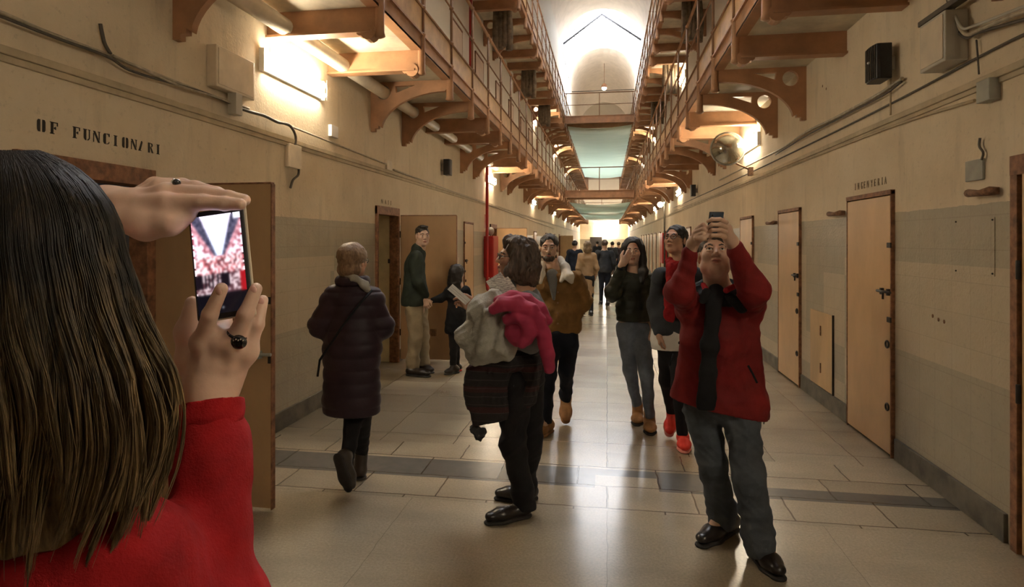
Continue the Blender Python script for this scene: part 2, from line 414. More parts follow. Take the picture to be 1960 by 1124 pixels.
# right nearest: frame in the opening with a tan leaf set inside
def jamb(side, a, b, z1, rev, reveal_d=TW, w=.05):
    xf = XL if side < 0 else XR; n = -side
    d = door_thing(None); org = (xf, (a+b)/2, 0); d.location = org
    def pt(name, m, mat_):
        o = m.build(name, mat_, d, .003)
        for v in o.data.vertices: v.co -= Vector(org)
        return o
    fr = MB().box(xf-n*.10, xf+n*.03, a-w*.4, a+w, 0, z1+.07).box(xf-n*.10, xf+n*.03, b-w, b+w*.4, 0, z1+.07).box(xf-n*.10, xf+n*.032, a-w*.4, b+w*.4, z1-.03, z1+.075)
    pt('door_frame', fr, M['frame'])
    rv = MB().box(xf-n*.10, xf-n*(reveal_d-.02), b-.012, b, .0, z1).box(xf-n*.10, xf-n*(reveal_d-.02), a, a+.012, .0, z1).box(xf-n*(reveal_d-.03), xf-n*(reveal_d), a, b, 0, z1)
    pt('door_reveal', rv, rev); return d, pt
d, pt = jamb(-1, 2.50, 3.36, 2.02, M['blue'])
tag(d, 'open doorway behind the woman in red, with red-brown wooden frame')
def open_leaf(pt_, side, yh, w, z1, ang, mat, vent=False, holes=True, hx=.0, thick=.035):
    """leaf hinged at wall face y=yh standing out into the hall"""
    xf = (XL if side < 0 else XR); n = -side; ca, sa = math.cos(ang), math.sin(ang)
    ax = np.array([n*ca, sa, 0]); ay = np.array([-n*sa, ca, 0]); z = np.array([0, 0, 1.0]); h = np.array([xf+n*.01, yh, 0])
    pt_('door_leaf', MB().obox(h+ax*(w/2+.01)+z*(z1/2+.015), (ax, ay, z), (w/2, thick/2, z1/2-.015)), M[mat])
    e = MB().obox(h+ax*(w+.012)+z*(z1/2+.01), (ax, ay, z), (.004, thick/2+.003, z1/2-.01)).obox(h+ax*(w/2+.01)+z*(z1+.004), (ax, ay, z), (w/2, thick/2+.003, .006))
    pt_('edge_strip', e, M['frame'])
    f = -ay*(thick/2+.001)
    if holes:
        pt_('bolt', MB().tube([h+ax*(w-.30)+f*1.8+z*.96, h+ax*(w+.02)+f*1.8+z*.965], .011, 8).obox(h+ax*(w-.22)+f*1.5+z*.962, (ax, ay, z), (.012, .014, .024)).obox(h+ax*(w-.06)+f*1.5+z*.962, (ax, ay, z), (.012, .014, .024)).tube([h+ax*(w-.13)+f*2+z*.96, h+ax*(w-.13)+f*2+z*.915], .008, 6), M['greyd'])
        pt_('slot_handle', MB().obox(h+ax*(w-.22)+f+z*1.14, (ax, ay, z), (.010, .006, .055)), M['dark'])
        pt_('spy_hole', MB().ball(h+ax*(w-.20)+f+z*1.30, .012, 8, 6), M['dark'])
        pt_('latch_plate', MB().obox(h+ax*(w-.0)+z*1.29, (ax, ay, z), (.012, .02, .022)), M['dark'])
        pt_('latch_plate', MB().obox(h+ax*(w-.0)+z*.93, (ax, ay, z), (.012, .02, .022)), M['dark'])
    if vent:
        g = MB()
        for i in range(8): g.obox(h+ax*(w*.55+(i-3.5)*.022)+f+z*.40, (ax, ay, z), (.007, .004, .05))
        pt_('vent_grille', g, M['frame'])
    for zz in (.35, 1.05, 1.7): pt_('hinge', MB().tube([h+z*zz-ax*.004, h+z*(zz+.09)-ax*.004], .011, 8), M['dark'])
open_leaf(pt, -1, 3.40, .80, 2.0, -.02, 'leaf')
d, pt = jamb(-1, 7.08, 7.86, 2.02, M['reveal'], w=.035)
tag(d, 'open doorway with pale yellow reveal beside the man in the dark green coat')
open_leaf(pt, -1, 7.95, .78, 2.0, 0.06, 'leaf', vent=True, holes=False)
pt('latch_plate', MB().box(XL-.12, XL-.09, 7.82, 7.86, 1.35, 1.41), M['dark'])
d, pt = jamb(-1, 14.42, 15.2, 2.0, M['reveal'], w=.035); tag(d, 'open doorway past the fire hose cabinet on the left')
open_leaf(pt, -1, 15.24, .78, 1.98, 0.03, 'door', holes=False)
d, pt = jamb(-1, 35.6, 36.4, 2.0, M['reveal'], w=.035); tag(d, 'farthest open orange doorway leaf on the left')
open_leaf(pt, -1, 36.42, .78, 1.98, 0.0, 'door', holes=False)
d, pt = jamb(1, 2.75, 3.58, 2.03, M['reveal'], w=.04); tag(d, 'tan door at the right edge of the picture')
pt('door_leaf', MB().box(XR+.0, XR-.03, 2.8, 3.50, .02, 2.02), M['door'])
pt('hinge', MB().tube([(XR-.035, 3.52, 1.45), (XR-.035, 3.52, 1.55)], .012, 8), M['dark']); pt('hinge', MB().tube([(XR-.035, 3.52, .8), (XR-.035, 3.52, .9)], .012, 8), M['dark'])
# upper storey cell doors
M['pink'] = plain('faded_pink_door', (.58, .44, .34), .6, .08, 4)
for side, base in ((-1, 6.0), (1, 6.0)):
    for i in range(9):
        y = base+2.24*i*1.0+(0 if i % 2 else .2)
        closed_door(side, y, y+.8, 3.75+1.98, None, z0=3.75, mat='pink', detail=False)
# ------------------------------------------------------------------ iron galleries
def bracket_mesh():
    Wd, H = .985, .59
    arc = [(.93-.80*math.cos(t), -H+.455*math.sin(t)) for t in np.linspace(.10, math.pi/2, 14)]
    outer = [(0, 0), (0, -H), (.055, -H), (.055, -H+.035), (.10, -H+.035), (.10, -H+.07)] + arc + [(Wd-.05, -.12), (Wd, -.12), (Wd, 0)]
    circ = [(.165+.085*math.cos(a), -.125+.085*math.sin(a)) for a in np.linspace(0, 2*math.pi, 20, endpoint=False)]
    tri = [(.31, -.05), (.56, -.05), (.32, -.135)]
    return poly_plate('bracket', [outer, circ, tri], .055, M['iron'])
BRM = bracket_mesh()
def gallery(side, zt, label, y0=1.5, y1=60.0, phase=0, near=True):
    """zt = soffit height of the slab"""
    xf = XL if side < 0 else XR; xo = OL if side < 0 else OR; n = -side
    g = empty('walkway_gallery', (xo, 0, zt)); tag(g, label, 'walkway')
    def pt(name, m, mat, bevel=0, kids=g):
        o = m.build(name, mat, kids, bevel)
        for v in o.data.vertices: v.co -= Vector((xo, 0, zt))
        return o
    pt('deck', MB().box(xf, xo-n*.02, y0, y1, zt, zt+.13), M['soffit'])
    pt('edge_beam', MB().box(xo-n*.10, xo+n*.0, y0, y1, zt-.005, zt+.02).box(xo-n*.02, xo, y0, y1, zt, zt+.15).box(xo-n*.04, xo+n*.025, y0, y1, zt+.14, zt+.16), M['iron'])
    pt('toe_board', MB().box(xo-n*.006, xo+n*.004, y0, y1, zt+.16, zt+.42), M['toe'])
    pt('lower_rail', MB().tube([(xo+n*.01, y0, zt+.43), (xo+n*.01, y1, zt+.43)], .014, 6), M['rail'])
    pt('middle_rail', MB().tube([(xo+n*.01, y0, zt+.85), (xo+n*.01, y1, zt+.85)], .012, 6), M['rail'])
    pt('handrail', MB().tube([(xo+n*.01, y0, zt+1.28), (xo+n*.01, y1, zt+1.28)], .022, 8), M['iron'])
    # shared meshes
    bm_ = MB().box(0, n*.96, -.035, .035, -.20, 0).box(0, n*.93, -.06, .06, -.21, -.19)
    bm_.tube([(n*.90, -.05, -.205), (n*.90, .05, -.205)], .065, 14).tube([(n*.83, -.04, -.20), (n*.83, .04, -.20)], .035, 10)
    beam = None; br = None; post = None; pen = None
    k = 0; Y = 2.47 if side < 0 else 2.56
    ii = 0
    while Y < y1:
        if Y > y0:
            typ = (k + phase) % 4
            if typ in (0, 1):
                o = bpy.data.objects.new('bracket', BRM); COL.objects.link(o)
                if not BRM.materials: BRM.materials.append(M['iron'])
                o.parent = g; o.location = (xf-xo, Y, 0)
                # local XY plane -> world XZ
                o.rotation_euler = (math.pi/2, 0, 0) if n > 0 else (math.pi/2, 0, math.pi)
            else:
                if beam is None:
                    me = bpy.data.meshes.new('cross_beam'); me.from_pydata(bm_.v, [], bm_.f); me.materials.append(M['iron']); beam = me
                o = bpy.data.objects.new('cross_beam', beam); COL.objects.link(o); o.parent = g; o.location = (xf-xo, Y, 0)
            if post is None:
                pm = MB().tube([(0, 0, .0), (0, 0, 1.29)], .017, 8).ball((0, 0, .43), .03, 8, 6).ball((0, 0, .85), .028, 8, 6).ball((0, 0, 1.28), .032, 8, 6)
                post = bpy.data.meshes.new('railing_post'); post.from_pydata(pm.v, [], pm.f); post.materials.append(M['rail'])
                post.polygons.foreach_set('use_smooth', pm.sm)
                dm = MB().tube([(0, 0, -.25), (0, 0, -.235), (0, 0, -.2), (0, 0, .13), (0, 0, .16), (0, 0, .19)], [.02, .05, .042, .042, .055, .02], 10)
                pen = bpy.data.meshes.new('beam_end_cap'); pen.from_pydata(dm.v, [], dm.f); pen.materials.append(M['iron']); pen.polygons.foreach_set('use_smooth', dm.sm)
            o = bpy.data.objects.new('railing_post', post); COL.objects.link(o); o.parent = g; o.location = (n*.01, Y, 0)
            o = bpy.data.objects.new('beam_end_cap', pen); COL.objects.link(o); o.parent = g; o.location = (-n*.01, Y, 0)
        Y += PITCH; k += 1
    return g
Z1, Z2 = 3.57, 6.77
gallery(-1, Z1, 'lower left iron walkway gallery with ochre brackets and thin railing')
gallery(1, Z1, 'lower right iron walkway gallery with ochre brackets and thin railing', phase=0)
gallery(-1, Z2, 'upper left iron walkway gallery, second storey', phase=2)
gallery(1, Z2, 'upper right iron walkway gallery, second storey', phase=2)
# bridges across the hall
def bridge(y, z, label, w=1.1, rail=True, mat='iron'):
    g = empty('foot_bridge', (XC, y, z)); tag(g, label, 'bridge')
    def pt(name, m, mt):
        o = m.build(name, mt, g)
        for v in o.data.vertices: v.co -= Vector((XC, y, z))
    a, b = OL+.05, OR-.05
    pt('deck', MB().box(a, b, y, y+w, z+.16, z+.22), M['soffit'])
    pt('girder', MB().box(a, b, y-.04, y, z-.05, z+.27).box(a, b, y-.08, y+.04, z-.05, z-.02).box(a, b, y-.08, y+.04, z+.24, z+.27), M[mat])
    pt('girder', MB().box(a, b, y+w, y+w+.04, z-.05, z+.27), M[mat])
    if rail:
        for zz, r in ((.75, .014), (1.25, .022)):
            pt('rail', MB().tube([(a, y, z+zz), (b, y, z+zz)], r, 6), M['rail'])
        for x in np.linspace(a+.05, b-.05, 3): pt('railing_post', MB().tube([(x, y, z+.2), (x, y, z+1.26)], .018, 6), M['rail'])
bridge(26.0, Z1, 'nearer lower footbridge of ochre girders spanning the hall')
bridge(26.0, Z2, 'upper footbridge just above the pale green net')
bridge(38.0, Z1, 'middle lower footbridge seen beyond the nearer one')
bridge(47.6, Z2, 'upper footbridge at the far end of the green net')
bridge(50.0, Z1, 'farthest lower footbridge near the end wall')
def net(y0, y1, z, label):
    m = MB(); nx, ny = 14, 60; v = []
    rnd = random.Random(int(y0))
    for j in range(ny+1):
        for i in range(nx+1):
            a = i/nx; x = OL+.12+(OR-OL-.24)*a
            sag = -.10*math.sin(math.pi*a); w = .02*math.sin(j*1.9+3*abs(a-.5))*(1.2-math.sin(math.pi*a))
            v.append((x, y0+(y1-y0)*j/ny, z+sag+w))
    f = [(j*(nx+1)+i, j*(nx+1)+i+1, (j+1)*(nx+1)+i+1, (j+1)*(nx+1)+i) for j in range(ny) for i in range(nx)]
    m.add(v, f, True); o = m.build('safety_net', M['net']); tag(o, label, 'net')
    r = MB()
    for x in (OL+.12, OR-.12): r.tube([(x, y0, z), (x, y1, z)], .018, 6)
    r.build('edge_rope', M['rail'], o)
    for x, e in ((OL+.12, OL+.012), (OR-.12, OR-.012)):
        n_ = int((y1-y0)/.28); MB().tube([(x if q % 2 else e, y0+(y1-y0)*q/n_, z+(0 if q % 2 else .135)) for q in range(n_+1)], .006, 4).build('lacing', M['cablel'], o)
    return o
net(26.3, 47.3, Z2-.12, 'pale green safety net stretched across the hall at the upper storey')
net(28.0, 49.5, Z1-.14, 'dull lower safety net stretched across the hall beyond the footbridge')
# hanging dark rolls under the upper galleries
M['roll'] = plain('grey_brown_canvas', (.20, .15, .10), .9, .3, 10, .4, 30)
pos = ['nearest', 'second', 'third']
for side in (-1, 1):
    for i, y in enumerate((13.11, 17.59, 22.07) if side < 0 else (13.2, 17.68, 22.16)):
        x = -2.29 if side < 0 else 1.78
        m = MB()
        for q in range(4): m.tube([(x-.15+.1*q, y+.03*(q % 2), 5.88+.04*(q % 3)), (x-.15+.1*q+.01, y, 6.3), (x-.15+.1*q, y, Z2-.01)], [.075, .085, .06], 8)
        m.box(x-.2, x+.2, y-.03, y+.03, Z2-.08, Z2-.002)
        tag(m.build('canvas_roll', M['roll']), '%s dark grey-brown canvas roll hanging under the upper %s gallery' % (pos[i], 'left' if side < 0 else 'right'), 'canvas', 'canvas rolls under the upper galleries')
# ------------------------------------------------------------------ wall lights
def light(side, y, z, label, group, L=1.02, st=None, near=True):
    xf = XL if side < 0 else XR; n = -side
    g = empty('strip_light', (xf, y, z)); tag(g, label, 'light', group)
    MB().box(0, n*.03, -L/2, L/2, -.085, .085).box(0, n*.045, -L/2-.03, -L/2, -.095, .095).box(0, n*.045, L/2, L/2+.03, -.095, .095).build('housing', M['white'], g)
    for dz in (-.05, .05): MB().tube([(n*.055, -L/2, dz), (n*.055, L/2, dz)], .02, 8).build('tube', M['tube'], g)
    if near:
        c = MB()
        for yy in (-L/2, 0, L/2): c.tube([(n*.08, yy, -.1), (n*.08, yy, .1)], .004, 4)
        c.build('guard', M['grey'], g)
    return g
for i, y in enumerate((5.1, 14.35, 23.0, 32.0, 41.0, 50.0)):
    light(-1, y, 3.15, ['nearest glowing strip light on the left wall above the cable run', 'second strip light on the left wall, past the black loudspeaker', 'third strip light along the left wall', 'fourth strip light along the left wall', 'fifth strip light along the left wall', 'last strip light along the left wall'][i], 'strip lights on the lower walls', near=i < 2)
for i, y in enumerate((9.55, 18.5, 27.5, 36.4, 45.4, 54.4)):
    light(1, y, 3.12, ['nearest glowing strip light on the right wall behind the round mirror', 'second strip light along the right wall', 'third strip light along the right wall', 'fourth strip light along the right wall', 'fifth strip light along the right wall', 'last strip light along the right wall'][i], 'strip lights on the lower walls', near=i < 1)
for i, y in enumerate((23.19, 32.15, 41.11)): light(-1, y, Z2-.45, '%s strip light on the left wall of the upper storey' % ['nearest', 'middle', 'farthest'][i], 'strip lights on the upper walls', L=.94, near=False)
for i, y in enumerate((17.68, 27.76, 36.72)): light(1, y, Z2-.45, '%s strip light on the right wall of the upper storey' % ['nearest', 'middle', 'farthest'][i], 'strip lights on the upper walls', L=.94, near=False)
light(1, .3, 3.12, 'added strip light on the right wall beside the camera, out of the picture', 'strip lights on the lower walls')  # extra lamp out of view, added to brighten the near right wall
eg = empty('bulkhead_light', (XC+.25, YE-.02, 2.95)); tag(eg, 'wide glowing light on the far end wall', 'light')
MB().box(-.8, .8, -.06, 0, -.12, .12).build('housing', M['white'], eg); MB().tube([(-.75, -.16, 0), (.75, -.16, 0)], .07, 8).build('tube', M['flood'], eg)
# ------------------------------------------------------------------ wall fittings
def WY(side, u):   # hall coordinate Y of pixel column u on a wall face
    X = XL if side < 0 else XR; d = FPX*abs(X)/CT/abs(u-VPU); return (d+X*ST)/CT
def WZ(side, u, v): X = XL if side < 0 else XR; return CAMH+(VPV-v)/abs(u-VPU)*abs(X)/CT
def wp(side, u, v, off=.02):
    X = XL if side < 0 else XR; return np.array([X-side*off, WY(side, u), WZ(side, u, v)])
def cable(side, pts, r, mat, name, label, off=.02, cat='cable', group=None, sub=6):
    P3 = [wp(side, u, v, off) for u, v in pts]
    out = []
    for i in range(len(P3)-1):
        p0 = P3[max(i-1, 0)]; p1 = P3[i]; p2 = P3[i+1]; p3 = P3[min(i+2, len(P3)-1)]
        for t in np.linspace(0, 1, sub, endpoint=False):
            out.append(.5*((2*p1)+(-p0+p2)*t+(2*p0-5*p1+4*p2-p3)*t*t+(-p0+3*p1-3*p2+p3)*t**3))
    out.append(P3[-1])
    return tag(MB().tube(out, r, 6).build(name, M[mat]), label, cat, group)
# left wall cables
cable(-1, [(-60, 5), (0, 28), (80, 62), (190, 103), (300, 146), (405, 186), (470, 208)], .010, 'cablel', 'wall_cable', 'upper pale cable running along the left wall to the metal cabinet', .03)
cable(-1, [(-60, 14), (0, 38), (100, 76), (190, 108), (235, 135), (300, 155), (380, 178), (445, 205)], .008, 'cable', 'wall_cable', 'sagging dark cable below the pale one on the left wall', .045)
cable(-1, [(200, 107), (250, 130), (330, 165), (405, 188), (450, 208)], .007, 'cablel', 'wall_cable', 'thin cable sagging beneath the bundle on the left wall', .055)
cable(-1, [(183, 46), (187, 66), (192, 85), (203, 104)], .010, 'cable', 'wall_cable', 'short loose cable end bent upward on the left wall', .03)
cable(-1, [(445, 205), (475, 215), (500, 222), (525, 234), (548, 240), (560, 262), (557, 290)], .013, 'cable', 'wall_cable', 'dark looped cable dropping to the small junction box on the left wall', .03)
cable(-1, [(566, 322), (565, 335), (555, 345), (550, 360)], .011, 'cable', 'wall_cable', 'dark cable curling out below the small junction box on the left wall', .03)
cable(-1, [(445, 202), (560, 245), (700, 300), (745, 318)], .009, 'cablel', 'wall_cable', 'thin conduit continuing along the left wall above the ledge', .02)
cable(-1, [(750, 325), (850, 362), (950, 398), (1060, 438)], .012, 'cablel', 'wall_cable', 'conduit running away along the left wall past the loudspeaker', .02)
# right wall conduits and cables
cable(1, [(2100, 5), (1960, 68), (1882, 107), (1723, 191), (1560, 272), (1400, 348), (1290, 398)], .008, 'cable', 'wall_cable', 'thin dark conduit line along the right wall above the ledge', .012)
cable(1, [(1871, 192), (1723, 238), (1560, 300), (1400, 361), (1290, 404)], .010, 'ledge', 'wall_conduit', 'lower painted conduit on the right wall ending near the grey socket', .015, 'conduit')
cable(1, [(1736, 150), (1720, 160), (1690, 180), (1650, 202), (1600, 228), (1550, 252), (1500, 285), (1440, 315), (1380, 345)], .012, 'cablel', 'wall_cable', 'pale cable running from the large black loudspeaker along the right wall', .03)
cable(1, [(1736, 156), (1700, 182), (1650, 208), (1600, 234), (1550, 260), (1490, 296)], .008, 'cable', 'wall_cable', 'dark cable below the pale one beside the large loudspeaker', .035)
cable(1, [(1830, -20), (1842, 10), (1855, 45), (1872, 65), (1900, 55), (1960, 30), (2080, -10)], .012, 'cablel', 'wall_cable', 'upper pale cable looping down at the top right corner', .06)
cable(1, [(1826, -20), (1836, 18), (1850, 55), (1868, 72), (1890, 62), (1960, 42), (2080, 10)], .009, 'cable', 'wall_cable', 'dark cable looping down at the top right corner', .05)
cable(1, [(1838, -20), (1850, 20), (1866, 52), (1890, 48), (1960, 22), (2080, -24)], .009, 'grey', 'wall_cable', 'grey cable in the loop at the top right corner', .07)
cable(1, [(1876, 76), (1878, 100), (1881, 142)], .005, 'cable', 'wall_cable', 'short thin wire hanging below the cable loop at top right', .02)
cable(1, [(1883, 264), (1882, 280), (1889, 292), (1886, 306)], .007, 'cable', 'wall_cable', 'bent black wire above the small wall plate on the right', .02)
cable(1, [(1710, 148), (1710, 220)], .007, 'ledge', 'wall_conduit', 'vertical conduit under the large black loudspeaker', .02, 'conduit')
def wbox(side, u0, u1, v0, v1, depth, mat, name, label, cat, off=0, bev=.004, group=None, ref=None):
    ya, yb = sorted((WY(side, u0), WY(side, u1))); um = ref or (u0+u1)/2
    za, zb = sorted((WZ(side, um, v0), WZ(side, um, v1))); X = XL if side < 0 else XR; n = -side
    c = np.array([X, (ya+yb)/2, (za+zb)/2])
    g = MB().box(X+n*off, X+n*(off+depth), ya, yb, za, zb)
    o = g.build(name, M[mat], None, bev, c); tag(o, label, cat, group)
    return o, (X, ya, yb, za, zb, n, c)
def sub(o, c, m, name, mat, bev=0):
    q = m.build(name, M[mat], o, bev)
    for v in q.data.vertices: v.co -= Vector(c)
    return q
# grey cabinets
o, (X, ya, yb, za, zb, n, c) = wbox(-1, 440, 487, 118, 186, .12, 'grey', 'metal_cabinet', 'light grey metal cabinet high on the left wall above the cables', 'cabinet', ref=465)
yb2 = WY(-1, 487); 
bpy.data.objects.remove(o)
# cabinet: near end at u=415 (wall side), so it spans Y WY(415)..; the front face is .2 m off the wall
def lcab():
    d_ = .08; y0 = 3.90; y1 = 4.37; z0 = 2.76; z1 = 3.06; c = np.array([XL, (y0+y1)/2, z0])
    o = MB().box(XL, XL+d_, y0, y1, z0, z1).build('metal_cabinet', M['cream'], None, .006, c)
    tag(o, 'cream metal cabinet high on the left wall above the cables', 'cabinet')
    sub(o, c, MB().box(XL+d_, XL+d_+.006, y0+.02, y1-.02, z0+.02, z1-.02), 'door', 'cream', .002)
    sub(o, c, MB().box(XL+.03, XL+.10, y0+.2, y0+.28, z0-.16, z0), 'cable_gland', 'grey', .002)
lcab()
def rcab():
    y0 = 4.02; y1 = 4.32; z0 = 2.75; z1 = 3.06; d_ = .13
    c = np.array([XR, (y0+y1)/2, z0])
    o = MB().box(XR, XR-d_, y0, y1, z0, z1).build('metal_cabinet', M['grey'], None, .006, c)
    tag(o, 'tall grey metal cabinet high on the right wall with dark cable tray on top', 'cabinet')
    sub(o, c, MB().box(XR-d_, XR-d_-.006, y0+.02, y1-.02, z0+.02, z1-.02), 'door', 'cream', .002)
    sub(o, c, MB().box(XR-.06, XR-.12, y0-.12, y1+.05, z1+.01, z1+.045), 'cable_tray', 'cable', .004)
rcab()
wbox(-1, 545, 568, 278, 322, .05, 'cream', 'junction_box', 'small cream junction box on the left wall above the open door leaf', 'junction box')
wbox(-1, 628, 641, 241, 263, .04, 'white', 'switch_box', 'tiny white switch box on the left wall below the glowing strip light', 'switch box')
wbox(-1, 737, 747, 308, 326, .03, 'cream', 'junction_box', 'narrow junction box on the conduit left of the small loudspeaker', 'junction box')
o, (X, ya, yb, za, zb, n, c) = wbox(1, 1890, 1916, 152, 194, .06, 'greyd', 'socket_box', 'grey socket box hanging on the right wall conduit at the upper right', 'socket box')
o, (X, ya, yb, za, zb, n, c) = wbox(1, 1852, 1886, 306, 346, .015, 'greyd', 'wall_plate', 'small grey wall plate beneath the bent wire on the right', 'plate')
o, (X, ya, yb, za, zb, n, c) = wbox(1, 1829, 1905, 418, 526, .004, 'greyd', 'notice_plate', 'faint square plate with four screws on the grey wainscot at right', 'plate', bev=.001)
M['plate'] = plain('painted_plate', (.30, .265, .20), .5, .08, 4); o.data.materials[0] = M['wall']
for yy in (ya, yb):
    for zz in (za, zb): sub(o, c, MB().ball((X+n*.006, yy-np.sign(yy-c[1])*.015, zz-np.sign(zz-c[2])*.015), .006, 6, 4), 'screw', 'dark')
M['ply'] = plain('plywood_panel', (.55, .37, .19), .5, .14, 3, stretch=(1, 1, .3))
o, (X, ya, yb, za, zb, n, c) = wbox(1, 1553, 1596, 592, 740, .012, 'ply', 'access_hatch', 'plywood access hatch low on the right wall between two cell doors', 'hatch', bev=.002)
bpy.data.objects.remove(o)
ya, yb = WY(1, 1596), WY(1, 1553); c = np.array([XR, (ya+yb)/2, .54])
o = MB().box(XR-.002, XR-.012, ya, yb, .165, .93).build('access_hatch', M['ply'], None, .002, c); tag(o, 'plywood access hatch low on the right wall between two cell doors', 'hatch')
sub(o, c, MB().box(XR, XR-.018, ya-.012, ya, .15, .935), 'edge_strip', 'dark')
for z_ in (.36, .74): sub(o, c, MB().box(XR-.012, XR-.02, (ya+yb)/2-.01, (ya+yb)/2+.01, z_-.05, z_+.05), 'handle', 'rust', .002)
# rusty iron stubs by the doors
for (u, v, w_, lb) in ((1893, 368, 24, 'rusty iron wall bracket nearest the camera on the right wall'), (1608, 409, 12, 'rusty iron wall bracket left of the middle cell door on the right'), (1482, 427, 7, 'rusty iron wall bracket left of the farther cell door on the right')):
    p = wp(1, u, v, 0); y0 = WY(1, u+w_); y1 = WY(1, u-w_); o = MB().tube([(XR-.01, y0, p[2]), (XR-.05, y0+.02, p[2]), (XR-.05, (y0+y1)/2, p[2]-.005), (XR-.045, y1, p[2]+.004)], [.02, .026, .018, .024], 8).build('wall_bracket', M['rust'], None, 0, (XR, y0, p[2]))
    tag(o, lb, 'bracket', 'rusty iron brackets beside the right doors')
# rusty studs and small holes left in the plaster
m = MB(); rr = random.Random(4)
for (u, v) in ((1786, 605), (1797, 612), (1808, 616), (1575, 165), (1582, 170)):
    p = wp(1, u, v, .003); m.ball(p, (.002, .014, .014), 6, 4)
tag(m.build('wall_scars', M['rust']), 'small dark chips in the plaster of the right wall', 'chips', kind='stuff')
# loudspeakers
def speaker(side, u0, u1, v0, v1, label, dpt=.12, near=True, off=.05):
    X = XL if side < 0 else XR; n = -side; um = (u0+u1)/2
    ya, yb = sorted((WY(side, u0), WY(side, u1))); c0 = wp(side, um, (v0+v1)/2, 0); w_ = .2; h_ = abs(v1-v0)*(abs(X)/CT)/abs(um-VPU)
    y = c0[1]; z = c0[2]
    g = empty('loudspeaker', (X, y, z)); tag(g, label, 'loudspeaker')
    m = MB(); sg = 8; v = []
    prof = [(n*.05, -w_/2), (n*(.05+dpt*.7), -w_/2)] + [(n*(.05+dpt*(.8+.2*math.cos(a))), w_/2*math.sin(a)) for a in np.linspace(-1.2, 1.2, 7)] + [(n*(.05+dpt*.7), w_/2), (n*.05, w_/2)]
    k = len(prof)
    for zz in (-h_/2, h_/2): v += [(a, b, zz) for a, b in prof]
    f = [(i, (i+1) % k, k+(i+1) % k, k+i) for i in range(k)] + [tuple(range(k))[::-1], tuple(range(k, 2*k))]
    if n < 0: f = [q[::-1] for q in f]
    m.add(v, f); m.build('case', M['black'], g, .006)
    MB().box(0, n*.06, -.03, .03, -.05, .05).build('wall_mount', M['grey'], g)
    if near:
        r = MB()
        for i in range(7): a = -.9+.3*i; r.box(n*(.05+dpt*(.8+.2*math.cos(a))), n*(.057+dpt*(.8+.2*math.cos(a))), w_/2*math.sin(a)-.004, w_/2*math.sin(a)+.004, -h_/2+.01, h_/2-.01)
        r.build('rib', M['cable'], g)
        MB().ball((n*(.055+dpt), -.0, .01), .011, 8, 6).build('badge', M['white'], g)
    return g
speaker(1, 1690, 1730, 88, 155, 'large black loudspeaker high on the right wall beside the cabinet')
speaker(-1, 836, 856, 306, 336, 'black loudspeaker on the left wall above the open cell door', near=False)
speaker(1, 1328, 1342, 354, 376, 'small distant black loudspeaker on the right wall behind the raised phone', near=False)
# ventilation pipe threading through the left brackets
tag(MB().tube([(XL+.165, 1.0, Z1-.125), (XL+.165, 14.4, Z1-.125)], .072, 14).build('air_pipe', M['cream'], None), 'long cream pipe running through the left gallery brackets', 'pipe')
# pale trunking along top of left wall
# round convex mirror on the right
g = empty('convex_mirror', (1.76, 9.1, 3.02)); tag(g, 'round convex security mirror on a bracket under the right gallery', 'mirror')
M['mirror'] = plain('smoky_mirror', (.42, .40, .33), .12, .25, 3, metal=.85)
vv = MB(); n_ = 24; mr = 10
pts = [(0, 0, 0)]; 
for i in range(1, mr+1):
    t = i/mr*1.25
    for j in range(n_): a = 2*math.pi*j/n_; pts.append((.235/math.sin(1.25)*math.sin(t)*math.cos(a), .24*(1-math.cos(t)), .235/math.sin(1.25)*math.sin(t)*math.sin(a)))
R_ = lambda i, j: 1+(i-1)*n_+j % n_
f = [(0, R_(1, j), R_(1, j+1)) for j in range(n_)] + [(R_(i, j), R_(i+1, j), R_(i+1, j+1), R_(i, j+1)) for i in range(1, mr) for j in range(n_)]
vv.add(pts, f, True); vv.build('mirror_dome', M['mirror'], g)
ring = [(.24*math.cos(a), .17, .24*math.sin(a)) for a in np.linspace(0, 2*math.pi, 29)]
MB().tube(ring, .014, 6, False).build('rim', M['greyd'], g)
MB().tube([(0, .17, -.05), (.1, .22, -.2), (.36, .22, -.33)], .014, 6).box(.30, .36, .16, .26, -.40, -.28).tube([(0, .17, 0), (0, .2, -.05)], .03, 6).build('arm', M['rust'], g)
MB().add([(-.24, .175, 0)]+[(.235*math.cos(a), .178, .235*math.sin(a)) for a in np.linspace(0, 2*math.pi, 24, endpoint=False)], [tuple(range(24, 0, -1))]).build('back_plate', M['greyd'], g)
# fire hose cabinet, pipe, sign and siren on the left
yh = WY(-1, 931); zc = lambda v: WZ(-1, 931, v)
c = np.array([XL, yh, zc(530)])
o = MB().box(XL+.003, XL+.22, yh-.30, yh+.36, zc(530), zc(452)).build('hose_cabinet', M['red'], None, .01, c); tag(o, 'red fire hose cabinet on the left wall behind the woman with the bundle', 'cabinet')
sub(o, c, MB().box(XL+.22, XL+.228, yh-.26, yh+.32, zc(526), zc(456)), 'door', 'red', .003)
sub(o, c, MB().box(XL+.0, XL+.2, yh-.308, yh-.30, zc(524), zc(458)), 'side_panel', 'red', .003)
tag(MB().tube([(XL+.10, yh-.42, Z1-.215), (XL+.10, yh-.42, zc(545)), (XL+.10, yh-.36, zc(552)), (XL+.10, yh-.25, zc(545)), (XL+.1, yh-.22, zc(532))], .035, 10).build('fire_pipe', M['red']), 'vertical red fire pipe beside the hose cabinet on the left', 'pipe')
o = MB().box(XL, XL+.008, yh-.2, yh+.24, zc(437), zc(411)).build('fire_sign', M['red'], None, .001, (XL, yh, zc(437))); tag(o, 'small red and white fire hose sign above the hose cabinet', 'sign')
c = (XL, yh, zc(437)); zz0 = zc(437); hh = zc(411)-zc(437)
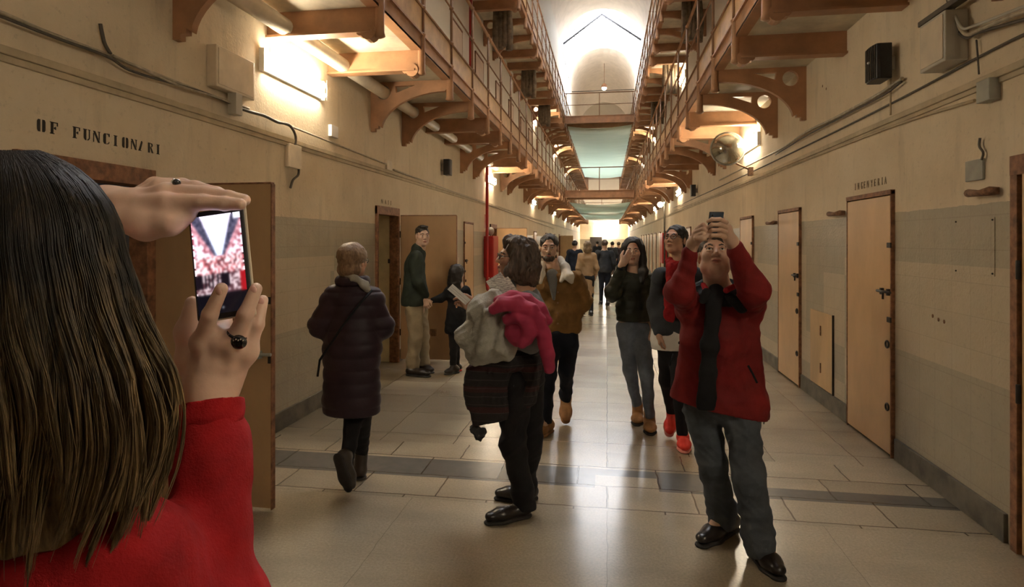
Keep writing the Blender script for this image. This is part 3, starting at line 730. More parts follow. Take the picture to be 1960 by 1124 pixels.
r = [(XL+.010, yh+.06+.09*math.cos(a), zz0+hh*.42+.07*math.sin(a)) for a in np.linspace(0, 2*math.pi, 15)]
sub(o, c, MB().tube(r, .012, 6, False).box(XL+.008, XL+.011, yh-.15, yh-.05, zz0+hh*.2, zz0+hh*.85).box(XL+.008, XL+.011, yh-.15, yh+.14, zz0+hh*.78, zz0+hh*.9), 'hose_symbol', 'white')
o = MB().ball((XL+.09, yh+.06, zc(445)+.03), (.09, .12, .10), 12, 8).box(XL, XL+.05, yh-.08, yh+.2, zc(450), zc(440)).build('siren', M['greyd'], None, 0, (XL, yh, zc(445))); tag(o, 'small grey siren between the fire sign and the hose cabinet', 'siren')
# upper storey red cabinet and pipe on the left
tag(MB().tube([(XL+.10, 11.9, 3.75), (XL+.10, 11.9, Z2)], .035, 8).build('fire_pipe', M['red']), 'dark red pipe on the upper storey behind the left railing', 'pipe')
tag(MB().box(XL+.04, XL+.2, 12.1, 12.75, 4.2, 5.05).build('hose_cabinet', M['red'], None, .008), 'red fire hose cabinet on the upper storey behind the left railing', 'cabinet')
# far right red cabinet
yr = WY(1, 1276)
o = MB().box(XR-.03, XR-.2, yr-.5, yr+.5, .85, 1.95).build('hose_cabinet', M['red'], None, .01); tag(o, 'red fire hose cabinet on the right wall behind the woman with red scarf', 'cabinet')
tag(MB().tube([(XR-.15, yr-.8, 0.0), (XR-.15, yr-.8, Z1)], .03, 8).build('standpipe', M['cable']), 'thin dark vertical pipe beside the far right hose cabinet', 'pipe')
tag(MB().ball((XR-.30, yr-.85, Z1-.62), .10).tube([(XR-.15, yr-.85, Z1-.55), (XR-.30, yr-.85, Z1-.58)], .02, 6).build('globe_lamp', M['lamp']), 'small glowing globe lamp at the top of the far right pipe', 'lamp')
# dark doorway in the end wall
tag(MB().box(XC-1.45, XC-.2, YE-.03, YE, 0, 2.1).build('door_40', M['dark']), None, None, None, 'structure')
# ------------------------------------------------------------------ stencilled lettering
GL = {   # rectangles / quads in a 1 x 1.6 cell; stencil gaps included
 'O': [[(0,.25),(.12,0),(.38,0),(.38,1.6),(.12,1.6),(0,1.35)], [(.62,0),(.88,0),(1,.25),(1,1.35),(.88,1.6),(.62,1.6)]],
 'F': [[(.1,0),(.42,0),(.42,1.6),(.1,1.6)], [(0,0),(.55,0),(.55,.12),(0,.12)], [(0,1.48),(1,1.48),(1,1.6),(0,1.6)], [(.88,1.1),(1,1.1),(1,1.48),(.88,1.48)], [(.5,.72),(.75,.6),(.75,1.02),(.5,.88)]],
 'U': [[(.08,.35),(.2,.08),(.42,0),(.42,1.6),(.08,1.6)], [(0,1.48),(.52,1.48),(.52,1.6),(0,1.6)], [(.6,0),(.8,.12),(.92,.35),(.92,1.6),(.8,1.6),(.8,.35),(.6,.15)], [(.66,1.5),(1,1.5),(1,1.6),(.66,1.6)]],
 'N': [[(.02,0),(.14,0),(.14,1.2),(.02,1.3)], [(.0,1.6),(.3,1.6),(.98,.1),(.98,0),(.72,0)], [(.84,.6),(.96,.35),(.96,1.6),(.84,1.6)], [(.7,1.5),(1.05,1.5),(1.05,1.6),(.7,1.6)]],
 'C': [[(0,.3),(.14,.05),(.4,0),(.4,1.6),(.14,1.55),(0,1.3)], [(.5,0),(.85,.1),(.95,.4),(.85,.4),(.75,.18),(.5,.12)], [(.5,1.6),(.5,1.48),(.75,1.45),(.85,1.15),(.97,1.15),(.97,1.6)]],
 'I': [[(.34,0),(.66,0),(.66,1.6),(.34,1.6)], [(.22,0),(.78,0),(.78,.1),(.22,.1)], [(.22,1.5),(.78,1.5),(.78,1.6),(.22,1.6)]],
 '/': [[(.0,0),(.34,0),(.72,1.4),(.6,1.6),(.5,1.6)], [(0,0),(.5,0),(.5,.1),(0,.1)]],
 'A': [[(.0,0),(.14,0),(.5,1.45),(.42,1.6)], [(.52,1.6),(.98,0),(.66,0),(.48,1.2)], [(.25,.5),(.6,.5),(.6,.6),(.25,.6)]],
 'R': [[(.1,0),(.42,0),(.42,1.6),(.1,1.6)], [(.5,.9),(.8,.95),(.95,1.2),(.9,1.5),(.5,1.6),(.5,1.48),(.72,1.4),(.76,1.15),(.7,1.0),(.5,.98)], [(.5,.85),(.78,0),(1.08,0),(.7,.88)]],
 'G': [[(0,.3),(.14,.05),(.4,0),(.4,1.6),(.14,1.55),(0,1.3)], [(.5,0),(.95,.05),(.95,.7),(.72,.7),(.72,.15),(.5,.12)], [(.5,1.6),(.5,1.48),(.8,1.4),(.92,1.15),(.97,1.6)]],
 'E': [[(.1,0),(.42,0),(.42,1.6),(.1,1.6)], [(.5,0),(.95,0),(.95,.35),(.85,.12),(.5,.12)], [(.5,1.48),(.85,1.48),(.95,1.25),(.95,1.6),(.5,1.6)], [(.5,.72),(.75,.65),(.75,.98),(.5,.86)]],
 'Y': [[(.34,0),(.64,0),(.64,.75),(.34,.8)], [(0,1.6),(.3,1.6),(.55,.85),(.34,.85)], [(.62,.85),(.72,.85),(1,1.6),(.86,1.6)]],
}
def lettering(side, items, zb, h, w, mat, label, thin=1.0):
    X = XL if side < 0 else XR; n = -side; c0 = np.array([X+n*.0005, sum(q[1] for q in items)/len(items), zb]); root = empty('wall_lettering', c0); tag(root, label, 'lettering')
    for ch, yc in items:
        m = MB()
        for poly in GL[ch]:
            v = []
            for e in (.0005, .0025):
                for a, b in poly:
                    yy = yc + (a-.5)*w*(1 if side < 0 else -1); v.append((X+n*e, yy, zb+b/1.6*h))
            k = len(poly); F = [tuple(range(k, 2*k)), tuple(range(k))[::-1]] + [(i, (i+1) % k, k+(i+1) % k, k+i) for i in range(k)]
            m.add(v, F)
        o = m.build('letter', mat, root)
        for q in o.data.vertices: q.co -= Vector(c0)
        bm = bmesh.new(); bm.from_mesh(o.data); bmesh.ops.recalc_face_normals(bm, faces=bm.faces); bm.to_mesh(o.data); bm.free()
    return root
L1 = [('O', 200), ('F', 370), ('F', 670), ('U', 810), ('N', 940), ('C', 1075), ('I', 1195), ('O', 1325), ('N', 1440), ('/', 1540), ('R', 1660), ('I', 1765)]
lettering(-1, [(c_, WY(-1, 50+x*.1429)) for c_, x in L1], 2.205, .062, .045, M['ink'], 'black stencilled lettering OF FUNCIONARI on the left wall')
M['ink2'] = plain('faded_stencil_paint', (.19, .13, .07), .8, .3, 60)
L2 = [('I', 325), ('N', 440), ('G', 560), ('E', 655), ('N', 775), ('Y', 915), ('E', 1030), ('R', 1160), ('I', 1290), ('A', 1410)]
lettering(1, [(c_, WY(1, 1620+x*.0534)) for c_, x in L2], 2.10, .058, .034, M['ink2'], 'faded brown stencilled word above the middle cell door on the right')
lettering(-1, [(c_, WY(-1, u)) for c_, u in (('N', 731), ('A', 738), ('I', 743), ('I', 748))], 2.13, .055, .05, M['ink2'], 'faded brown stencil marks above the doorway on the left')
# ------------------------------------------------------------------ implicit-surface modelling
def unit(v): v = np.array(v, float); return v/(np.linalg.norm(v)+1e-12)
class SDF:
    def __init__(s, k=.02): s.p = []; s.k = k; s.clips = []; s.dsp = None; s.head = None
    def cone(s, a, b, r1, r2=None, k=None, flat=None, op=1):
        """tapered capsule; flat=(direction, factor<1) squashes the section along that direction"""
        a = np.array(a, float); b = np.array(b, float); r2 = r1 if r2 is None else r2
        s.p.append(('c', a, b, r1, r2, flat, s.k if k is None else k, op)); return s
    def chain(s, pts, rs, k=None, flat=None):
        for i in range(len(pts)-1): s.cone(pts[i], pts[i+1], rs[i], rs[i+1], k, flat)
        return s
    def ell(s, c, r, R=None, k=None, op=1):
        r = np.array(r if hasattr(r, '__len__') else (r, r, r), float)
        s.p.append(('e', np.array(c, float), r, np.eye(3) if R is None else np.array(R, float), s.k if k is None else k, op)); return s
    def box(s, c, h, R=None, rd=.01, k=None, op=1):
        s.p.append(('b', np.array(c, float), np.array(h, float), np.eye(3) if R is None else np.array(R, float), rd, s.k if k is None else k, op)); return s
    def clip(s, point, normal): s.clips.append((np.array(point, float), unit(normal))); return s
    def disp(s, f): s.dsp = f; return s
    def mesh(s, h):
        lo = np.full(3, 1e9); hi = -lo
        bbs = []
        for q in s.p:
            if q[0] == 'c':
                r = max(q[3], q[4]); l = np.minimum(q[1], q[2])-r; u = np.maximum(q[1], q[2])+r; op = q[7]
            elif q[0] == 'e':
                e = np.abs(q[3].T) @ q[2]; l = q[1]-e; u = q[1]+e; op = q[5]
            else:
                e = np.abs(q[3].T) @ (q[2]+q[4]); l = q[1]-e; u = q[1]+e; op = q[6]
            bbs.append((l, u))
            if op > 0: lo = np.minimum(lo, l); hi = np.maximum(hi, u)
        pad = 4*h; lo -= pad+.01; hi += pad+.01
        n = np.ceil((hi-lo)/h).astype(int)+1
        F = np.full(n, .5, np.float32)
        ax = [lo[i]+h*np.arange(n[i]) for i in range(3)]
        for q, (l, u) in zip(s.p, bbs):
            k = q[6] if q[0] == 'c' else (q[4] if q[0] == 'e' else q[5]); op = q[7] if q[0] == 'c' else (q[5] if q[0] == 'e' else q[6])
            mg = k+4*h
            i0 = np.maximum(((l-mg-lo)/h).astype(int), 0); i1 = np.minimum(((u+mg-lo)/h).astype(int)+2, n)
            if np.any(i1 <= i0): continue
            X = ax[0][i0[0]:i1[0], None, None].astype(np.float32); Y = ax[1][None, i0[1]:i1[1], None].astype(np.float32); Z = ax[2][None, None, i0[2]:i1[2]].astype(np.float32)
            if q[0] == 'c':
                a, b, r1, r2, flat = q[1:6]; ab = b-a; L2 = max(ab@ab, 1e-9)
                dx, dy, dz = X-a[0], Y-a[1], Z-a[2]
                t = np.clip((dx*ab[0]+dy*ab[1]+dz*ab[2])/L2, 0, 1)
                px, py, pz = dx-t*ab[0], dy-t*ab[1], dz-t*ab[2]
                d2 = px*px+py*py+pz*pz
                rr = r1+(r2-r1)*t
                if flat is not None:
                    fd = unit(flat[0]); c_ = px*fd[0]+py*fd[1]+pz*fd[2]; fac = 1/flat[1]
                    d = np.sqrt(np.maximum(d2+c_*c_*(fac*fac-1), 0))
                    g = np.sqrt(np.maximum(d2+c_*c_*(fac**4-1), 1e-9))/np.maximum(d, 1e-6)
                    D = (d-rr)/np.maximum(g, 1)
                else: D = np.sqrt(d2)-rr
            elif q[0] == 'e':
                c, r, R = q[1:4]; dx, dy, dz = X-c[0], Y-c[1], Z-c[2]
                l_ = [(dx*R[i][0]+dy*R[i][1]+dz*R[i][2]) for i in range(3)]
                k0 = np.sqrt(sum((l_[i]/r[i])**2 for i in range(3))); k1 = np.sqrt(sum((l_[i]/(r[i]*r[i]))**2 for i in range(3)))
                D = k0*(k0-1)/np.maximum(k1, 1e-6); D = np.where(k0 < .2, -min(r), D)
            else:
                c, hh, R, rd = q[1:5]; dx, dy, dz = X-c[0], Y-c[1], Z-c[2]
                l_ = [np.abs(dx*R[i][0]+dy*R[i][1]+dz*R[i][2])-hh[i] for i in range(3)]
                D = np.sqrt(sum(np.maximum(e, 0)**2 for e in l_)) + np.minimum(np.maximum(np.maximum(l_[0], l_[1]), l_[2]), 0) - rd
            S = F[i0[0]:i1[0], i0[1]:i1[1], i0[2]:i1[2]]
            if op > 0:
                hk = np.maximum(k-np.abs(S-D), 0)/max(k, 1e-6); S[...] = np.minimum(S, D)-hk*hk*k*.25
            else:
                hk = np.maximum(k-np.abs(S+D), 0)/max(k, 1e-6); S[...] = np.maximum(S, -D)+hk*hk*k*.25
        if s.dsp is not None:
            idx = np.nonzero(np.abs(F) < 5*h+.02)
            Pp = np.stack([ax[i][idx[i]] for i in range(3)], 1)
            F[idx] += s.dsp(Pp).astype(np.float32)
        for pt, nn in s.clips:
            D = (ax[0][:, None, None]-pt[0])*nn[0]+(ax[1][None, :, None]-pt[1])*nn[1]+(ax[2][None, None, :]-pt[2])*nn[2]
            F = np.maximum(F, D.astype(np.float32))
        return surfnet(F, lo, h)
def surfnet(F, lo, h):
    B = F < 0
    acc = np.zeros(tuple(np.array(F.shape)-1), np.int8)
    for a in (0, 1):
        for b in (0, 1):
            for c in (0, 1):
                acc += B[a:B.shape[0]-1+a, b:B.shape[1]-1+b, c:B.shape[2]-1+c]
    I, J, K = np.nonzero((acc > 0) & (acc < 8)); n = len(I)
    idx = np.full(acc.shape, -1, np.int32); idx[I, J, K] = np.arange(n)
    pos = np.zeros((n, 3)); cnt = np.zeros(n)
    cor = [(a, b, c) for a in (0, 1) for b in (0, 1) for c in (0, 1)]
    vals = {c: F[I+c[0], J+c[1], K+c[2]] for c in cor}
    for c in cor:
        for axx in range(3):
            if c[axx] == 0:
                e = list(c); e[axx] = 1; e = tuple(e); f0, f1 = vals[c], vals[e]; m = (f0 < 0) != (f1 < 0)
                t = np.where(m, f0/np.where(m, f0-f1, 1), 0)
                for q in range(3): pos[:, q] += m*(c[q] + (t if q == axx else 0))
                cnt += m
    pos = pos/np.maximum(cnt, 1)[:, None]
    V = np.stack([I, J, K], 1)+pos; V = lo+V*h
    Q_ = []
    for axx in range(3):
        sl0 = [slice(None)]*3; sl1 = [slice(None)]*3; sl0[axx] = slice(0, -1); sl1[axx] = slice(1, None)
        f0 = B[tuple(sl0)]; f1 = B[tuple(sl1)]
        e = np.array(np.nonzero(f0 != f1)).T
        u, w = (axx+1) % 3, (axx+2) % 3
        ok = (e[:, u] > 0) & (e[:, w] > 0) & (e[:, u] < acc.shape[u]) & (e[:, w] < acc.shape[w]); e = e[ok]
        ins = B[tuple(e.T)]
        def g(du, dw):
            q = e.copy(); q[:, u] += du; q[:, w] += dw; return idx[tuple(q.T)]
        quad = np.stack([g(-1, -1), g(0, -1), g(0, 0), g(-1, 0)], 1)
        quad[~ins] = quad[~ins][:, ::-1]
        Q_.append(quad)
    Qd = np.concatenate(Q_); Qd = Qd[(Qd >= 0).all(1)]
    return V, Qd
def np_mesh(name, V, Qd, mat, parent=None, origin=(0, 0, 0), extra=None):
    if extra is not None:
        for V2, Q2 in extra: Qd = np.concatenate([Qd, Q2+len(V)]); V = np.concatenate([V, V2])
    V = V-np.array(origin)
    me = bpy.data.meshes.new(name); me.vertices.add(len(V)); me.vertices.foreach_set('co', V.astype(np.float32).ravel())
    me.loops.add(len(Qd)*4); me.loops.foreach_set('vertex_index', Qd.astype(np.int32).ravel())
    me.polygons.add(len(Qd)); me.polygons.foreach_set('loop_start', np.arange(0, len(Qd)*4, 4, dtype=np.int32))
    me.polygons.foreach_set('loop_total', np.full(len(Qd), 4, np.int32)); me.polygons.foreach_set('use_smooth', np.ones(len(Qd), bool))
    me.update(calc_edges=True); me.validate()
    o = link(name, me, mat, parent)
    if parent is None: o.location = tuple(origin)
    return o
def folds(seed, amp=.004, freq=22, stretch=(1, 1, 1), n=5):
    r = np.random.RandomState(seed); Wv = r.normal(size=(n, 3)); Wv = Wv/np.linalg.norm(Wv, axis=1)[:, None]*np.array(stretch)*freq*r.uniform(.6, 1.5, (n, 1)); ph = r.uniform(0, 6.3, n)
    Wb = r.normal(size=(n, 3))*freq*.35
    def f(Pp):
        t = 0
        for i in range(n): t = t + (np.abs(np.sin(Pp@Wv[i]+ph[i]+1.3*np.sin(Pp@Wb[i])))-.6)
        return amp*t/math.sqrt(n)*1.7
    return f
def quilt(z0, pitch, amp=.008, axis=(0, 0, 1)):
    a = np.array(axis, float)
    return lambda Pp: -amp*(np.abs(np.sin((Pp@a-z0)*math.pi/pitch))**.6-.5)
def both(*fs): return lambda Pp: sum(f(Pp) for f in fs)
# ------------------------------------------------------------------ heads, hands
def frame(fwd, up=(0, 0, 1)):
    f = unit(fwd); r = unit(np.cross(f, up)); u = np.cross(r, f); return np.array([r, f, u])   # rows: person's right, forward, up
def head_sdf(S0, c, R, s=1.0, neck=None, nr=.052, k=.02):
    S = SDF(k=.02); S0.head = S
    L = lambda x, y, z: np.array(c)+s*(x*R[0]+y*R[1]+z*R[2])
    S.ell(L(0, -.015, .03), np.array((.074, .094, .085))*s, R, k=.03)
    S.ell(L(0, .028, -.035), np.array((.058, .062, .082))*s, R, k=.03)
    S.ell(L(0, .055, -.098), np.array((.030, .028, .022))*s, R, k=.03)
    for sx in (-1, 1):
        S.ell(L(sx*.038, .055, -.022), .026*s, R, k=.02)
        S.ell(L(sx*.052, .01, -.07), np.array((.018, .03, .025))*s, R, k=.03)
        S.ell(L(sx*.076, -.008, -.008), np.array((.009, .019, .031))*s, R, k=.006)
    S.cone(L(-.036, .076, .026), L(.036, .076, .026), .011*s, k=.016)
    for sx in (-1, 1): S.ell(L(sx*.031, .094, .004), np.array((.017, .016, .012))*s, R, k=.012, op=-1)
    S.cone(L(0, .084, .014), L(0, .106, -.028), .008*s, .012*s, k=.012)
    for sx in (-1, 1): S.ell(L(sx*.013, .094, -.032), .009*s, R, k=.006)
    S.ell(L(0, .087, -.058), np.array((.024, .012, .008))*s, R, k=.008); S.ell(L(0, .084, -.071), np.array((.020, .012, .008))*s, R, k=.008)
    for sx in (-1, 1):
        S.chain([L(sx*.016, .087, .010), L(sx*.031, .0905, .0135), L(sx*.046, .081, .009)], [.0035*s, .0052*s, .0035*s], k=.004)
        S.chain([L(sx*.018, .085, -.006), L(sx*.031, .0885, -.0085), L(sx*.044, .081, -.005)], [.003*s, .0042*s, .003*s], k=.004)
    if neck is not None:
        S.cone(L(0, -.02, -.06), neck, nr*s, nr*1.12*s, k=.03); S0.cone(L(0, -.02, -.06), neck, nr*s*.98, nr*1.12*s, k=.03)
def face_bits(par, org, c, R, s, brow='hair_dark', iris='dark', lips=True, glasses=None, lid=False, smile=0):
    L = lambda x, y, z: np.array(c)+s*(x*R[0]+y*R[1]+z*R[2])
    def bd(name, m, mat): return m.build(name, mat, par) and None
    def put(name, m, mat):
        m.v = [tuple(np.array(q)-org) for q in m.v]; return m.build(name, mat, par)
    for sx in (-1, 1):
        e = put('eye', MB().ball(L(sx*.031, .0765, .002), .0122*s, 14, 10), M['eyew'])
        g = MB(); g.ball(L(sx*.031, .0822, .003), .0076*s, 10, 8); g.v = [tuple(np.array(q)-org) for q in g.v]; g.build('iris', M['eyei'], e)
        pts = [L(sx*x, y, z) for x, y, z in ((.014, .089, .022), (.028, .089, .028), (.044, .079, .025), (.052, .068, .018))]
        put('eyebrow', MB().tube(pts, [.003*s, .0045*s, .004*s, .002*s], 6), M[brow])
    if lips:
        m = MB().tube([L(-.023, .089, -.064), L(-.010, .099, -.0605), L(0, .1, -.062), L(.010, .099, -.0605), L(.023, .089, -.064)], [.001, .0042*s, .004*s, .0042*s, .001], 6)
        m.tube([L(-.02, .088, -.067), L(0, .098, -.071), L(.02, .088, -.067)], [.001, .005*s, .001], 6); put('lips', m, M['lip'])
    if glasses:
        m = MB()
        for sx in (-1, 1):
            m.tube([L(sx*.031+.024*math.cos(a), .104-.006*abs(math.cos(a)), .002+.018*math.sin(a)) for a in np.linspace(0, 2*math.pi, 17)], .0022*s, 5, False)
            m.tube([L(sx*.055, .096, .006), L(sx*.078, .05, .006), L(sx*.080, -.01, .004)], .0022*s, 5)
        m.tube([L(-.008, .105, .006), L(.008, .105, .006)], .0022*s, 5)
        put('glasses', m, M[glasses])
def hand_sdf(S, w, d, nrm, side, size=1.0, curl=(.5, .6, .7, .8), spread=.08, thumb=.5, k=.008, tcurl=.4):
    """w wrist point, d direction of the palm, nrm the way the palm faces, side: direction of the thumb"""
    d = unit(d); side = unit(np.array(side)-np.dot(side, d)*d); nrm = unit(nrm-np.dot(nrm, d)*d); z = size
    R = np.array([side, d, nrm])
    S.ell(w+d*.045*z, np.array((.037, .055, .016))*z, R, k=.02)
    S.cone(w-d*.03*z, w+d*.02*z, .026*z, .027*z, k=.02, flat=(nrm, .75))
    offs = (.029, .010, -.009, -.027); ln = (.078, .086, .080, .062); rr = (.0092, .0095, .009, .008)
    for i in range(4):
        b = w+d*(.083-.004*abs(i-1.2))*z+side*offs[i]*z; cu = curl[i]; dd = unit(d+side*spread*(1.5-i)*.5); p = b; l = ln[i]*z
        S.cone(w+d*.03*z+side*offs[i]*.8*z, b, .012*z, .0105*z, k=k)
        a = 0
        for j, fr in enumerate((.45, .30, .25)):
            a += cu*(.75, 1.0, .7)[j]; nx = p+(dd*math.cos(a)+nrm*math.sin(a))*l*fr
            S.cone(p, nx, rr[i]*z*(1-.08*j), rr[i]*z*(1-.08*(j+1)), k=.004); p = nx
    tb = w+d*.02*z+side*.026*z; t1 = tb+unit(d*.75+side*.65*thumb*1.6+nrm*.35)*.045*z; t2 = t1+unit(d+side*.15*thumb+nrm*tcurl)*.032*z; t3 = t2+unit(d+nrm*tcurl*1.3)*.026*z
    S.chain([tb, t1, t2, t3], [.016*z, .012*z, .0105*z, .0085*z], k=.008)
SK = {}
def skinmat(name, c): 
    m = plain(name, c, .5, .07, 14, .08, 120, sss=.12); return m
M['skin'] = skinmat('skin_fair', (.55, .35, .25)); M['skin2'] = skinmat('skin_warm', (.46, .255, .165)); M['skin3'] = skinmat('skin_rosy', (.60, .40, .30))
M['lip'] = plain('lips', (.40, .14, .11), .45, .05, 20); M['eyew'] = plain('eye_white', (.72, .68, .62), .25, .03, 20); M['eyei'] = plain('iris_brown', (.05, .03, .02), .2, .1, 30)
def hairm(name, c, c2, bscale=90, st=(8, 8, .8)):
    m, nt, b = mk(name); k = NB(nt); o = k.obj(); v = k.mapv(o, st); n = k.noise(v, 14, 5, .7)
    k.l(k.ramp(n, [(.35, c), (.65, c2)]), b.inputs['Base Color']); b.inputs['Roughness'].default_value = .42; b.inputs['Specular IOR Level'].default_value = .45
    k.l(k.bump(k.noise(v, 25, 4, .7), .6, .006), b.inputs['Normal']); return m
M['hair_dark'] = hairm('dark_hair', (.012, .009, .007), (.035, .024, .016)); M['hair_black'] = hairm('black_hair', (.006, .005, .005), (.02, .016, .014))
M['hair_brown'] = hairm('brown_hair', (.028, .016, .010), (.10, .065, .042)); M['hair_lbrown'] = hairm('light_brown_hair', (.11, .06, .028), (.30, .19, .10)); M['hair_fairb'] = hairm('ash_blond_hair', (.16, .11, .06), (.30, .22, .13))
M['hair_greyb'] = hairm('greying_brown_hair', (.05, .035, .022), (.14, .11, .08))
def cloth(name, c, var=.12, rough=.85, b=.35, bs=220, sheen=.0): return plain(name, c, rough, var, 7, b, bs, sheen=sheen, spec=.25)
# ------------------------------------------------------------------ people
class Person:
    def __init__(s, label, org, group=None):
        s.label = label; s.org = np.array([org[0], org[1], 0.0]); s.o = None; s.group = group
    def body(s, S, mat, h=.0055, extra=None):
        extra = list(extra or [])
        if S.head is not None: extra.append(S.head.mesh(.0032 if h < .0065 else .005))
        V, Qd = S.mesh(h); s.o = np_mesh('person', V, Qd, M[mat], None, s.org, extra); tag(s.o, s.label, 'person', s.group); return s.o
    def part(s, name, S, mat, h=.007, par=None):
        V, Qd = S.mesh(h); return np_mesh(name, V, Qd, M[mat], par or s.o, s.org)
    def mb(s, name, m, mat, par=None):
        m.v = [tuple(np.array(q)-s.org) for q in m.v]; return m.build(name, M[mat], par or s.o)
def torso(S, a, b, pel, rs, rc, rh, fa, fl, k=.06, mid=None, rm=None):
    m = (a+b)/2; dn = unit(pel-m); S.cone(a, b, rs, k=k); S.cone(m-dn*.035, m+dn*.03, rs*1.0, rs*1.45, k=.07)
    if mid is None: S.cone(m+dn*rc*.85, pel, rc, rh, k=k, flat=(fa, fl))
    else: S.cone(m+dn*rc*.85, mid, rc, rm, k=k, flat=(fa, fl)); S.cone(mid, pel, rm, rh, k=k, flat=(fa, fl))
def shoe(pr, heel, toe, up=(0, 0, 1), mat='shoe', r=.040, ankle=None, ra=.045, sole='sole', high=0, laces=False):
    up = unit(up); d = unit(toe-heel); sd = np.cross(d, up); S = SDF(k=.03); ball = heel+(toe-heel)*.62
    S.cone(heel+up*.012, ball, r*.95, r*1.12, flat=(up, .85)); S.cone(ball, toe-d*r*.6, r*1.12, r*.86, flat=(up, .72))
    if ankle is not None: S.cone(heel+up*.015+d*.01, ankle, r*1.05, ra)
    S.clip(heel-up*(r*.78), -up)
    S.clip((ankle if ankle is not None else heel+up*.09)+up*(.02+high), up)
    o = pr.part('shoe', S, mat, .006)
    T = SDF(k=.02); T.cone(heel-up*r*.8, ball-up*r*.8, r*1.02, r*1.18, flat=(up, .35)); T.cone(ball-up*r*.8, toe-d*r*.5-up*r*.8, r*1.18, r*.9, flat=(up, .35)); T.clip(heel-up*(r+.012), -up)
    pr.part('sole', T, sole, .006, par=o)
    if laces:
        m = MB()
        for q in np.linspace(.32, .58, 4):
            c = heel+(toe-heel)*q+up*(r*.85-.0*q); m.tube([c-sd*.022-up*.006, c+up*.008, c+sd*.022-up*.006], .003, 5)
        pr.mb('laces', m, 'cable', o)
    return o
M['shoe'] = plain('black_leather_shoe', (.018, .014, .012), .3, .2, 12, .1, 60); M['sole'] = plain('dark_rubber_sole', (.02, .017, .015), .7, .2, 20)
M['tanboot'] = plain('tan_suede_boot', (.33, .165, .06), .75, .18, 14, .3, 150); M['redshoe'] = cloth('coral_red_sneaker', (.75, .06, .045), .1, .6)
M['redjk'] = cloth('dark_red_jacket_cloth', (.165, .010, .010), .22, .7, .3, 160); M['blackcl'] = cloth('black_cloth', (.010, .010, .011), .3, .8)
M['jeangr'] = cloth('grey_blue_jeans', (.075, .085, .098), .22, .9, .5, 300); M['navy'] = cloth('dark_navy_jeans', (.014, .017, .026), .25, .9, .5, 300)
M['jeanbl'] = cloth('light_blue_jeans', (.17, .20, .25), .25, .9, .5, 300); M['beige'] = cloth('beige_trousers', (.32, .26, .17), .14, .85)
M['plum'] = cloth('plum_padded_coat', (.030, .016, .022), .2, .5, .15, 60); M['tights'] = cloth('black_tights', (.012, .011, .012), .2, .75)
M['tanjk'] = cloth('tan_suede_jacket', (.22, .115, .035), .2, .85, .4, 120); M['fleece'] = cloth('cream_fleece', (.62, .57, .48), .12, .95, .8, 160)
M['olive'] = cloth('dark_olive_padded_jacket', (.028, .030, .020), .3, .45, .3, 60); M['charc'] = cloth('charcoal_coat', (.035, .038, .042), .25, .85)
M['scarf'] = cloth('red_scarf', (.26, .010, .012), .25, .9, .5, 200); M['whitecl'] = cloth('white_shirt', (.62, .60, .55), .06, .85)
M['green'] = cloth('dark_green_jacket', (.028, .036, .026), .25, .75); M['camel'] = cloth('camel_coat', (.36, .24, .13), .1, .85)
M['greysw'] = cloth('grey_jumper', (.17, .17, .165), .12, .95, .5, 180); M['fluff'] = cloth('fluffy_grey_coat', (.36, .345, .30), .16, .98, 1.0, 110)
M['pink'+'jk'] = cloth('magenta_padded_jacket', (.34, .030, .075), .16, .6, .2, 60); M['redfl'] = cloth('bright_red_fleece', (.29, .006, .008), .2, .9, .5, 260)
M['gscarf'] = cloth('grey_scarf', (.33, .31, .26), .15, .95, .5, 150)
def plaid():
    m, nt, b = mk('dark_plaid_wool'); k = NB(nt); o = k.obj(); x, y, z = k.sep(o)
    w = k.math('SINE', k.math('MULTIPLY', z, 52.0)); w2 = k.math('SINE', k.math('MULTIPLY', z, 130.0))
    c = k.mix(k.ramp(w, [(.55, 0.0), (.75, 1.0)]), (.016, .013, .013), (.040, .012, .012))
    c = k.mix(k.ramp(w2, [(.93, 0.0), (.97, .30)]), c, (.10, .085, .075)); k.l(c, b.inputs['Base Color']); b.inputs['Roughness'].default_value = .95
    k.l(k.bump(k.noise(o, 120, 3), .5, .004), b.inputs['Normal']); return m
M['plaid'] = plaid(); M['greysw2'] = cloth('dark_grey_wool', (.045, .045, .045), .3, .95, .6, 120)
def printed():
    m, nt, b = mk('printed_paper'); k = NB(nt); o = k.obj()
    n = k.noise(k.mapv(o, (1, 1, 6)), 40, 2); k.l(k.ramp(n, [(.46, (.40, .38, .36)), (.52, (.80, .78, .72))]), b.inputs['Base Color']); b.inputs['Roughness'].default_value = .7; return m
M['paper'] = printed()
def thing_sdf(name, label, cat, S, mat, h, org, group=None):
    V, Qd = S.mesh(h); o = np_mesh(name, V, Qd, M[mat], None, org); return tag(o, label, cat, group)
nF = -Fv
